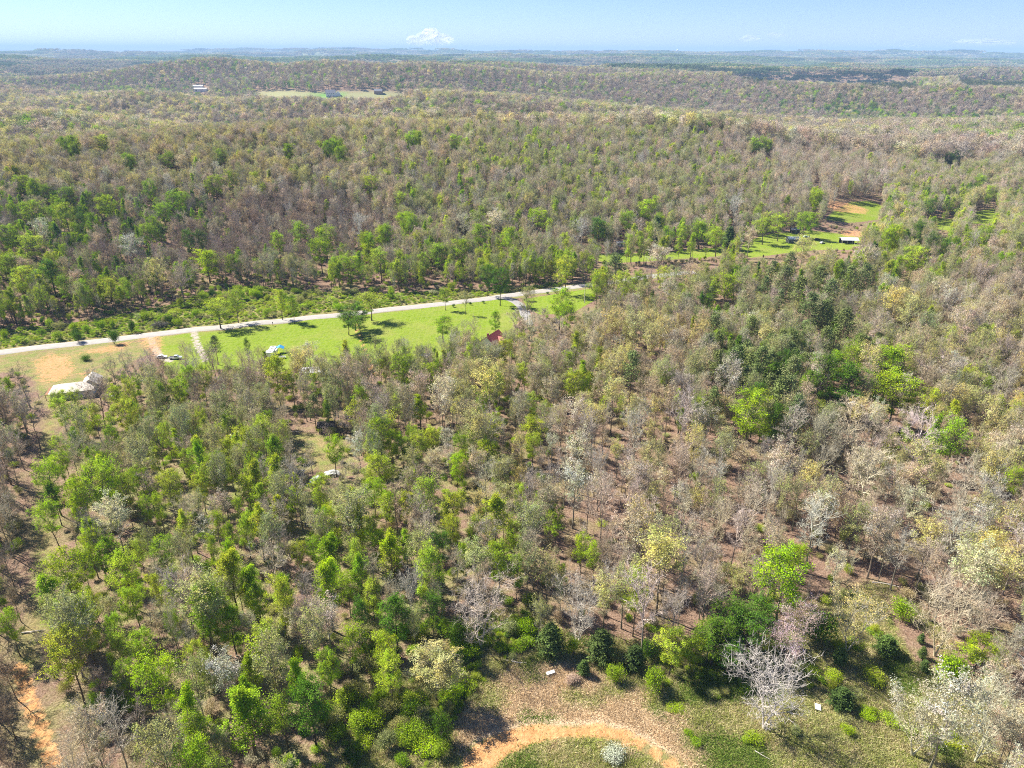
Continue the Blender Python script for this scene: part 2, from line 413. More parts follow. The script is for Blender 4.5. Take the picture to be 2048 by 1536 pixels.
# far off, the ground is the top of one endless wood
cd = maths(nt, 'MULTIPLY', maths(nt, 'SUBTRACT', sx.outputs[1], 3500.0), 1 / 2500.0, True)
nf = noise(nt, 0.012, 6, pos, 0.75); nf2 = noise(nt, 0.0012, 5, pos)
farc = mix(nt, ramp(nt, nf2, [(0.42, (0, 0, 0)), (0.6, (1, 1, 1))]), ramp(nt, nf, [(0.3, (0.14, 0.14, 0.09)), (0.6, (0.36, 0.34, 0.22))]), ramp(nt, nf, [(0.3, (0.12, 0.17, 0.07)), (0.6, (0.32, 0.35, 0.18))]))
c = mix(nt, cd, c, farc)
nt.links.new(c, b.inputs['Base Color'])
b.inputs['Roughness'].default_value = 0.95; b.inputs['Specular IOR Level'].default_value = 0.05
hh = maths(nt, 'ADD', maths(nt, 'MULTIPLY', n2, 1.0), maths(nt, 'MULTIPLY', n3, 0.35))
nt.links.new(bump(nt, hh, 0.45, 0.9), b.inputs['Normal'])
me.materials.append(gm)
gob = bpy.data.objects.new('ground', me); COL.objects.link(gob); tag(gob, kind='structure')

# ------------------------------------------------------------------ roads
def strip(name, line, hw, mat, lift=0.07, step=2.0, camber=0.0):
    pts = [line[0]]
    for a, b2 in zip(line[:-1], line[1:]):
        L = math.hypot(b2[0] - a[0], b2[1] - a[1]); n = max(1, int(L / step))
        for i in range(1, n + 1): pts.append((a[0] + (b2[0] - a[0]) * i / n, a[1] + (b2[1] - a[1]) * i / n))
    P = np.array(pts)
    for _ in range(12): P[1:-1] = (P[:-2] + 2 * P[1:-1] + P[2:]) / 4
    T = np.gradient(P, axis=0); T /= np.linalg.norm(T, axis=1)[:, None]
    N = np.stack([-T[:, 1], T[:, 0]], 1)
    offs = [-hw - 0.5, -hw, -hw / 2, 0, hw / 2, hw, hw + 0.5]
    rows = []
    for i in range(len(P)):
        zc = max(float(terrain(P[i, 0] + N[i, 0] * o, P[i, 1] + N[i, 1] * o)) for o in offs)
        rows.append(zc)
    rows = np.array(rows)
    for _ in range(6): rows[1:-1] = np.maximum(rows[1:-1], (rows[:-2] + 2 * rows[1:-1] + rows[2:]) / 4)
    V = []
    for i in range(len(P)):
        for k, o in enumerate(offs):
            x, y = P[i] + N[i] * o
            V.append((x, y, rows[i] + lift + camber * (1 - abs(o) / hw) if 0 < k < 6 else float(terrain(x, y)) - 0.1))
    F = [(i * 7 + k, i * 7 + k + 1, (i + 1) * 7 + k + 1, (i + 1) * 7 + k) for i in range(len(P) - 1) for k in range(6)]
    m = bpy.data.meshes.new(name); m.from_pydata(V, [], F); m.materials.append(mat); m.update()
    m.polygons.foreach_set('use_smooth', np.ones(len(F), bool))
    o = bpy.data.objects.new(name, m); COL.objects.link(o); tag(o, kind='structure')
    return o
def roadmat(name, c0, c1):
    m, nt, b = newmat(name)
    p = nt.nodes.new('ShaderNodeNewGeometry').outputs['Position']
    c = ramp(nt, noise(nt, 0.5, 6, p, 0.7), [(0.3, c0), (0.7, c1)])
    c = mix(nt, 0.35, c, ramp(nt, noise(nt, 7, 4, p), [(0.35, (0.6, 0.58, 0.55)), (0.6, (1, 1, 1))]), 'MULTIPLY')
    nt.links.new(c, b.inputs['Base Color']); b.inputs['Roughness'].default_value = 0.9
    return m
strip('road', G_['road'], 2.2, roadmat('worn_asphalt', (0.32, 0.295, 0.26), (0.44, 0.41, 0.37)))
strip('side_road', G_['spur'], 1.6, roadmat('pale_asphalt', (0.26, 0.245, 0.23), (0.35, 0.335, 0.31)), lift=0.03)

# ------------------------------------------------------------------ tree kinds
def unit(v): return v / (np.linalg.norm(v) + 1e-9)
def leaf(mb, p, s, rng, up=0.5, mat=1, col=(1, 1, 1), out=None):
    n = rng.normal(size=3); n[2] += up
    if out is not None: n += out
    n = unit(n)
    a = unit(np.cross(n, rng.normal(size=3))); bb = np.cross(n, a)
    l, w = s * rng.uniform(0.7, 1.3), s * rng.uniform(0.45, 0.8)
    mb.face([tuple(p - a * l * .5), tuple(p + bb * w * .5), tuple(p + a * l * .5), tuple(p - bb * w * .5)], mat, col)
def grow(seed, H=18, CR=4.2, base=0.42, nl=13, nb=6, ns=5, nt_=5, leaves=0, lsize=0.34, shape='round', stems=1, lowsweep=0.0,
         twig=1.0, tw=0.03, rtrunk=None, lod=0, droop=0.0, curve=0.5, leaftop=0.0):
    """returns (wood, crown): trunk with limbs, and the fine twigs with their leaves"""
    rng = np.random.RandomState(seed)
    wood, fine = MB(), MB()
    rt = rtrunk or 0.011 * H
    spots = []
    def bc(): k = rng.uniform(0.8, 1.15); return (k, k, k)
    for st in range(stems):
        lean = rng.normal(size=2) * (0.03 if stems == 1 else 0.0)
        if stems > 1:
            a0 = 2 * math.pi * st / stems + rng.uniform(-.4, .4); lean = np.array([math.cos(a0), math.sin(a0)]) * rng.uniform(0.14, 0.3)
        nseg = 5 if lod else 8
        path = [np.array([0., 0., -0.4])]
        for i in range(1, nseg + 1):
            t = i / nseg
            path.append(np.array([lean[0] * H * t + rng.normal() * 0.012 * H * t, lean[1] * H * t + rng.normal() * 0.012 * H * t, H * 0.9 * t]))
        rr = rt * (0.75 if stems > 1 else 1)
        for i in range(nseg):
            r0 = rr * (1 - i / nseg) ** 0.8 + 0.02; r1 = rr * (1 - (i + 1) / nseg) ** 0.8 + 0.02
            if i == 0: r0 *= 1.35
            tk = .42 + .35 * i / nseg; wood.tube(path[i], path[i + 1], r0, r1, 4 if lod else 6, 0, tuple(tk * q_ for q_ in bc()) if stems == 1 else bc())  # trunk darkens downward: dark bark, with its shaded side put into the colour
        def onT(t):
            f = t * nseg; i = min(nseg - 1, int(f)); return path[i] + (path[i + 1] - path[i]) * (f - i)
        n_l = max(4, nl // (1 if stems == 1 else 2) if stems > 1 else nl)
        for i in range(n_l):
            tt = (i + rng.uniform(0.1, 0.9)) / n_l
            t = base + (0.98 - base) * tt
            p = onT(t / 1.0 * 0.98)
            if shape == 'round': prof = math.sqrt(max(0.05, 1 - (1.5 * tt - 0.75) ** 2 * 1.1))
            elif shape == 'vase': prof = 0.55 + 0.5 * math.sin(tt * 2.2)
            elif shape == 'tall': prof = (0.55 + 0.45 * math.sin(math.pi * min(1, tt * 1.2 + 0.1))) * (1.05 - tt * 0.55)
            elif shape == 'cone': prof = 1.05 - 0.92 * tt
            elif shape == 'pine': prof = 0.7 + 0.35 * math.sin(math.pi * tt) - 0.25 * tt
            az = i * 2.4 + rng.uniform(-.5, .5)
            el = {'round': 0.45 + 0.75 * tt, 'vase': 0.75 + 0.45 * tt, 'tall': 0.6 + 0.6 * tt, 'cone': 0.15 + 0.3 * tt, 'pine': 0.05 + 0.6 * tt}[shape] + rng.uniform(-.15, .15) - droop
            L = CR * prof * rng.uniform(0.8, 1.15) / max(0.55, math.cos(el)) * 0.85
            d = np.array([math.cos(az) * math.cos(el), math.sin(az) * math.cos(el), math.sin(el)])
            seg = 2 if lod else 4
            pts = [p]; dd = d
            for k in range(seg):
                dd = unit(dd + np.array([0, 0, curve * 0.35 / seg * 2]) + rng.normal(size=3) * 0.13)
                pts.append(pts[-1] + dd * L / seg)
            r_l = rr * (1 - t) ** 0.6 * 0.5 + 0.035
            for k in range(seg):
                wood.tube(pts[k], pts[k + 1], r_l * (1 - k / seg * 0.8), r_l * (1 - (k + 1) / seg * 0.8), 3 if lod else 4, 0, bc())
            def onL(s):
                f = s * seg; j = min(seg - 1, int(f)); return pts[j] + (pts[j + 1] - pts[j]) * (f - j), unit(pts[j + 1] - pts[j])
            for bi in range(nb):
                s = 0.25 + 0.75 * (bi + rng.uniform(0, 1)) / nb
                q0, dq = onL(min(s, 0.999))
                side = unit(np.cross(dq, rng.normal(size=3)))
                bd = unit(dq * rng.uniform(0.6, 1.1) + side * rng.uniform(0.6, 1.0) + np.array([0, 0, 0.25 - droop]))
                BL = L * (0.55 - 0.25 * s) * rng.uniform(0.7, 1.2)
                q1 = q0 + bd * BL * 0.5; bd2 = unit(bd + rng.normal(size=3) * 0.2 + np.array([0, 0, 0.2 - droop])); q2 = q1 + bd2 * BL * 0.5
                if not lod:
                    wood.tube(q0, q1, r_l * 0.35 + 0.008, r_l * 0.25 + 0.006, 3, 0, bc()); fine.tube(q1, q2, r_l * 0.25 + 0.006, 0.008, 3, 0, bc())
                else:
                    fine.face([tuple(q0 - side * 0.05), tuple(q0 + side * 0.05), tuple(q2)], 0, bc())
                ck = rng.uniform(0.6, 1.25); cc = (ck * rng.uniform(0.88, 1.12), ck, ck * rng.uniform(0.8, 1.3))
                for si in range(ns):
                    w = rng.uniform(0.15, 1.0)
                    s0 = q0 + (q1 - q0) * min(1, w * 2) if w < .5 else q1 + (q2 - q1) * (w * 2 - 1)
                    sdv = unit(bd2 * 0.8 + rng.normal(size=3) * 0.6 + np.array([0, 0, 0.25 - droop]))
                    SL = BL * 0.45 * rng.uniform(0.6, 1.3) * twig + 0.25
                    s1 = s0 + sdv * SL
                    wv_ = unit(np.cross(sdv, rng.normal(size=3))) * tw * 1.3
                    fine.face([tuple(s0 - wv_), tuple(s0 + wv_), tuple(s1)], 0, bc())
                    spots.append((s1, cc, unit(s1 - np.array([0, 0, H * 0.6]))))
                    for ti in range(nt_):
                        f = rng.uniform(0.2, 1.0); t0 = s0 + (s1 - s0) * f
                        td = unit(sdv * 0.7 + rng.normal(size=3) * 0.65 + np.array([0, 0, 0.3 - droop]))
                        TL = SL * rng.uniform(0.4, 0.9)
                        t1 = t0 + td * TL
                        wv2_ = unit(np.cross(td, rng.normal(size=3))) * tw
                        fine.face([tuple(t0 - wv2_), tuple(t0 + wv2_), tuple(t1)], 0, bc())
                        spots.append((t1, cc, unit(t1 - np.array([0, 0, H * 0.6]))))
    if leaves:
        if leaftop:
            zs = np.array([s[0][2] for s in spots]); th = np.quantile(zs, leaftop); pick = [s for s in spots if s[0][2] > th]
        else: pick = spots
        for i in range(leaves):
            p, cc, o = pick[rng.randint(len(pick))]
            k = rng.uniform(0.85, 1.15)
            leaf(fine, p + rng.normal(size=3) * 0.22 * (1 + 2 * lod), lsize, rng, 0.5, 1, (cc[0] * k, cc[1] * k, cc[2] * k), o * 1.2)
    return wood, fine
def evergreen(seed, H=12, CR=3, base=0.08, kind='cedar', lod=0):
    rng = np.random.RandomState(seed); wood, fine = MB(), MB()
    wood.tube(np.array([0, 0, -.4]), np.array([0.05 * H * rng.normal() * .3, 0, H * .95]), 0.014 * H, 0.02, 4 if lod else 6, 0)
    nw = int((34 if kind == 'cedar' else 26) * (0.45 if lod else 1)); per = 5
    for i in range(nw):
        tt = (i + 0.5) / nw; z = H * (base + (0.99 - base) * tt)
        if kind == 'cedar': r = CR * min(1, 0.6 + tt * 3) * (1 - tt) ** 0.75 * rng.uniform(.8, 1.15) + 0.12
        else: r = CR * (0.55 + 0.6 * math.sin(math.pi * min(1, tt * .85 + .12))) * (1.08 - tt * 0.75)
        for k in range(per):
            az = rng.uniform(0, 6.283); rr = r * rng.uniform(0.6, 1.3)
            el = 0.35 if kind == 'cedar' else 0.12 + 0.5 * tt
            d = np.array([math.cos(az) * math.cos(el), math.sin(az) * math.cos(el), math.sin(el)])
            p0 = np.array([0, 0, z]); p1 = p0 + d * rr
            wood.tube(p0, p0 + d * rr * .6, 0.05, 0.02, 3, 0)
            ck = rng.uniform(0.65, 1.3); nlf = (7 if lod else 24) if kind == 'cedar' else (5 if lod else 18)
            for j in range(nlf):
                f = rng.uniform(0.35, 1.0) if kind == 'cedar' else rng.uniform(0.6, 1.03)
                sp = 0.28 if kind == 'cedar' else 0.42
                p = p0 + d * rr * f + rng.normal(size=3) * np.array([1, 1, 0.6]) * sp * (0.4 + CR * .2)
                kk = ck * rng.uniform(0.85, 1.15)
                leaf(fine, p, (0.8 if lod else 0.36) * (1 if kind == 'cedar' else 1.15), rng, 0.3, 2, (kk, kk, kk), d * 0.8)
    return wood, fine
def bush(seed, CR=1.8, H=2.4, n=1500, ls=0.2, woody=0.3):
    rng = np.random.RandomState(seed); wood, fine = MB(), MB()
    lobes = [(np.array([rng.uniform(-.55, .55) * CR, rng.uniform(-.55, .55) * CR, H * rng.uniform(.3, .62)]), rng.uniform(.4, .65) * CR) for _ in range(7)]
    for c_, r_ in lobes:
        wood.tube(np.array([0, 0, -.2]), c_, 0.05, 0.02, 3, 0)
        for k in range(int(10 * (1 + woody * 4))):
            d = unit(rng.normal(size=3) + [0, 0, .4]); e = c_ + d * r_ * rng.uniform(.7, 1.25)
            s_ = unit(np.cross(d, rng.normal(size=3))) * 0.02
            fine.face([tuple(c_ - s_), tuple(c_ + s_), tuple(e)], 0, (1, 1, 1))
    for i in range(n):
        c_, r_ = lobes[rng.randint(len(lobes))]
        d = unit(rng.normal(size=3) + [0, 0, .3])
        p = c_ + d * r_ * rng.uniform(0.45, 1.0 + .45 * abs(math.sin(d[0] * 7 + c_[0] * 9) * math.cos(d[1] * 6 + d[2] * 5))) * np.array([1, 1, H / CR * .5])
        p[2] = max(p[2], 0.05)
        k = rng.uniform(.75, 1.2) * (0.9 + 0.2 * math.sin(i % 7))
        leaf(fine, p, ls, rng, 0.4, 1, (k, k, k * .95), d * .6)
    return wood, fine
def merged(pair):
    w, f = pair; m = MB(); n = len(w.v)
    m.v = w.v + f.v; m.f = w.f + [tuple(i + n for i in q_) for q_ in f.f]; m.m = w.m + f.m; m.c = w.c + f.c
    return m

PROTO = {}          # kind -> list of dicts(trunk mesh, crown mesh, whole mesh, H, CR, centre)
def dims(pair):
    """true height and crown radius of what was grown"""
    P = np.array(pair[1].v if len(pair[1].v) else pair[0].v)
    return float(np.quantile(P[:, 2], .995)), float(np.quantile(np.hypot(P[:, 0], P[:, 1]), .96))
def reg(kind, pair, H, CR, cz):
    w, f = pair
    H, CR = dims(pair)
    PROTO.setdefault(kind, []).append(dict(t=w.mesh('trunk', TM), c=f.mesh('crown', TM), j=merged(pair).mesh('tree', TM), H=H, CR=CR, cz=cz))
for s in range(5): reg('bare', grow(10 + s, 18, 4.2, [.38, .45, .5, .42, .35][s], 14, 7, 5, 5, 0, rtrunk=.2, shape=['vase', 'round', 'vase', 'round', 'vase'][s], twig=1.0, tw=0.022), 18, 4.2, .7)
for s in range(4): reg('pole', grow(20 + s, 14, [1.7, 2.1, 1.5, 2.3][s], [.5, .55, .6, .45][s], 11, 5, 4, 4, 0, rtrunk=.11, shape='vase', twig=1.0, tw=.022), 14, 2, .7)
for s in range(2): reg('spread', grow(30 + s, 15, 6.6, .16, 22, 7, 5, 4, 0, shape='vase', stems=[2, 2][s], twig=1.0, tw=0.022, rtrunk=.22, curve=.7), 15, 7.5, .6)
for s in range(4): reg('bud', grow(40 + s, 18, 4.3, [.42, .48, .4, .36][s], 13, 6, 5, 4, 3000, .31, shape=['round', 'vase', 'round', 'vase'][s], leaftop=[.1, .35, 0, .2][s]), 18, 4.3, .7)
for s in range(2): reg('spreadbud', grow(50 + s, 14, 5.5, .22, 14, 7, 5, 4, 5600, .23, shape='vase', stems=2, rtrunk=.24), 14, 6.6, .62)
for s in range(4): reg('leafy', grow(60 + s, 16, 4.0, [.34, .4, .3, .45][s], 14, 6, 5, 4, [8800, 7400, 9600, 5600][s], .25, shape='round'), 16, 4.2, .66)
for s in range(3): reg('tall', grow(70 + s, 18, 3.0, [.3, .4, .35][s], 17, 6, 4, 4, [7000, 5600, 6200][s], .25, shape='tall'), 18, 3.2, .64)
for s in range(3): reg('thin', grow(75 + s, 12, 2.2, .45, 9, 5, 4, 4, [1300, 1000, 1600][s], .24, shape='round', rtrunk=.09), 12, 2.3, .7)
for s in range(2): reg('cedar', evergreen(80 + s, 10, 2.4), 10, 2.5, .5)
for s in range(3): reg('pine', evergreen(84 + s, 18, 3.4, .42, 'pine'), 18, 3.6, .68)
for s in range(3): reg('bush', bush(90 + s, n=2400, ls=.16, woody=.6), 2.4, 1.9, .5)
LOD = {}
def regl(kind, pair, H, CR):
    H, CR = dims(pair)
    LOD.setdefault(kind, []).append(dict(j=merged(pair).mesh('tree', TM), H=H, CR=CR))
for s in range(3): regl('bare', grow(110 + s, 18, 4.4, .4, 9, 5, 5, 5, 0, shape=['vase', 'round', 'vase'][s], twig=1.4, tw=.07, lod=1), 18, 4.4)
for s in range(3): regl('bud', grow(120 + s, 18, 4.4, .4, 9, 5, 4, 2, 950, .62, shape='round', twig=1.2, tw=.06, lod=1, leaftop=.2), 18, 4.4)
for s in range(3): regl('leafy', grow(130 + s, 16, 4.2, .35, 9, 5, 3, 1, 950, .75, shape=['round', 'tall', 'round'][s], tw=.05, lod=1), 16, 4.2)
for s in range(2): regl('pine', evergreen(140 + s, 16, 3.0, .3, 'pine', lod=1), 16, 3.2)

# ------------------------------------------------------------------ planting
TINT = dict(G=(.35, .52, .025), g=(.48, .60, .045), D=(.14, .27, .025), O=(.44, .46, .16), Y=(.68, .63, .20), C=(.68, .64, .40), T=(.57, .48, .30),
            B=(.3, .3, .3), W=(.5, .5, .5), M=(.2, .2, .2), E=(.13, .19, .05), P=(.20, .25, .085), K=(.66, .66, .58), R=(.60, .49, .45), L=(.42, .60, .02))
BARK = dict(G=(.24, .20, .14), g=(.28, .23, .16), D=(.16, .13, .09), O=(.38, .34, .25), Y=(.44, .38, .27), C=(.52, .46, .36), T=(.46, .39, .29),
            B=(.53, .46, .34), W=(.58, .52, .41), M=(.41, .33, .25), E=(.18, .13, .09), P=(.24, .17, .11), K=(.25, .21, .16), R=(.48, .38, .32), L=(.26, .22, .15))
KOF = dict(G='leafy', g='leafy', D='leafy', O='bud', Y='bud', C='bud', T='bud', B='bare', W='bare', M='bare', E='cedar', P='pine', K='spreadbud', R='spreadbud', L='leafy')
MIX = {'v': 'ggGGOOOTTYBBDg', '1': 'GGGLLggggggOOOBBM', '2': 'ggggLGGOOOOBBBM', '3': 'OOOOOTTBBBMMgG', '4': 'BBBBBBMMTO', '5': 'BBBBMTTTOOYYCg', '6': 'TTTTYYYYOOOBBC', '7': 'WWWBBBBBBTTOCMYO', '8': 'MMMMMMMMBT',
       '9': 'PPPPDDOOOG', 'k': 'MMMMMMGGGGDT', 'h': 'BBBBBBMMMOOOOTTggG', 'L': 'ggggGGGGOOO', 'F': 'TTTTTOOOOBBBMMMYGG', 'y': 'YYYTTTTTOOB', 'u': 'OOOOTTTGBBBg'}
MAP = ["F" * 32, "F" * 32, "F" * 32, "yyyyyyyyyyyyyyFFFFFFFFFFFFFFFFFF", "yyyyyyyyyy55555hhhhhhh4444444444", "555555555555hhhhhhhhhhhh4444uuuu",
       "kkkkkkk88888hhhhhhhhhhhhh44vvvvv", "kkkkk8888888hhhhhhhh11LLvvvvvvvv", "11kkkkkk33111111111LLLvvvvvv3333", "111133333LLLLLLLL333339uu3335555",
       "LLLLLLLLLLLLLL3333666636999u5555", "9944448833333333uu5556999u655555", "4411222333333555555555u992255555", "4422222233222222444747777777355",
       "4122222222223355774777777777777", "4122222222222233447777777777777", "4122222222222223344777777777777", "4112112112222222244477777777777",
       "4111111111222222255547777777777", "4111111122299995555544777777777", "4411111112222222222555777777777", "4411112222222222222222277777777",
       "4444422211222222222222222227777", "4444422211222222222222222222777", "4444422211222222222222222222777", "4444422211222222222222222222777"]
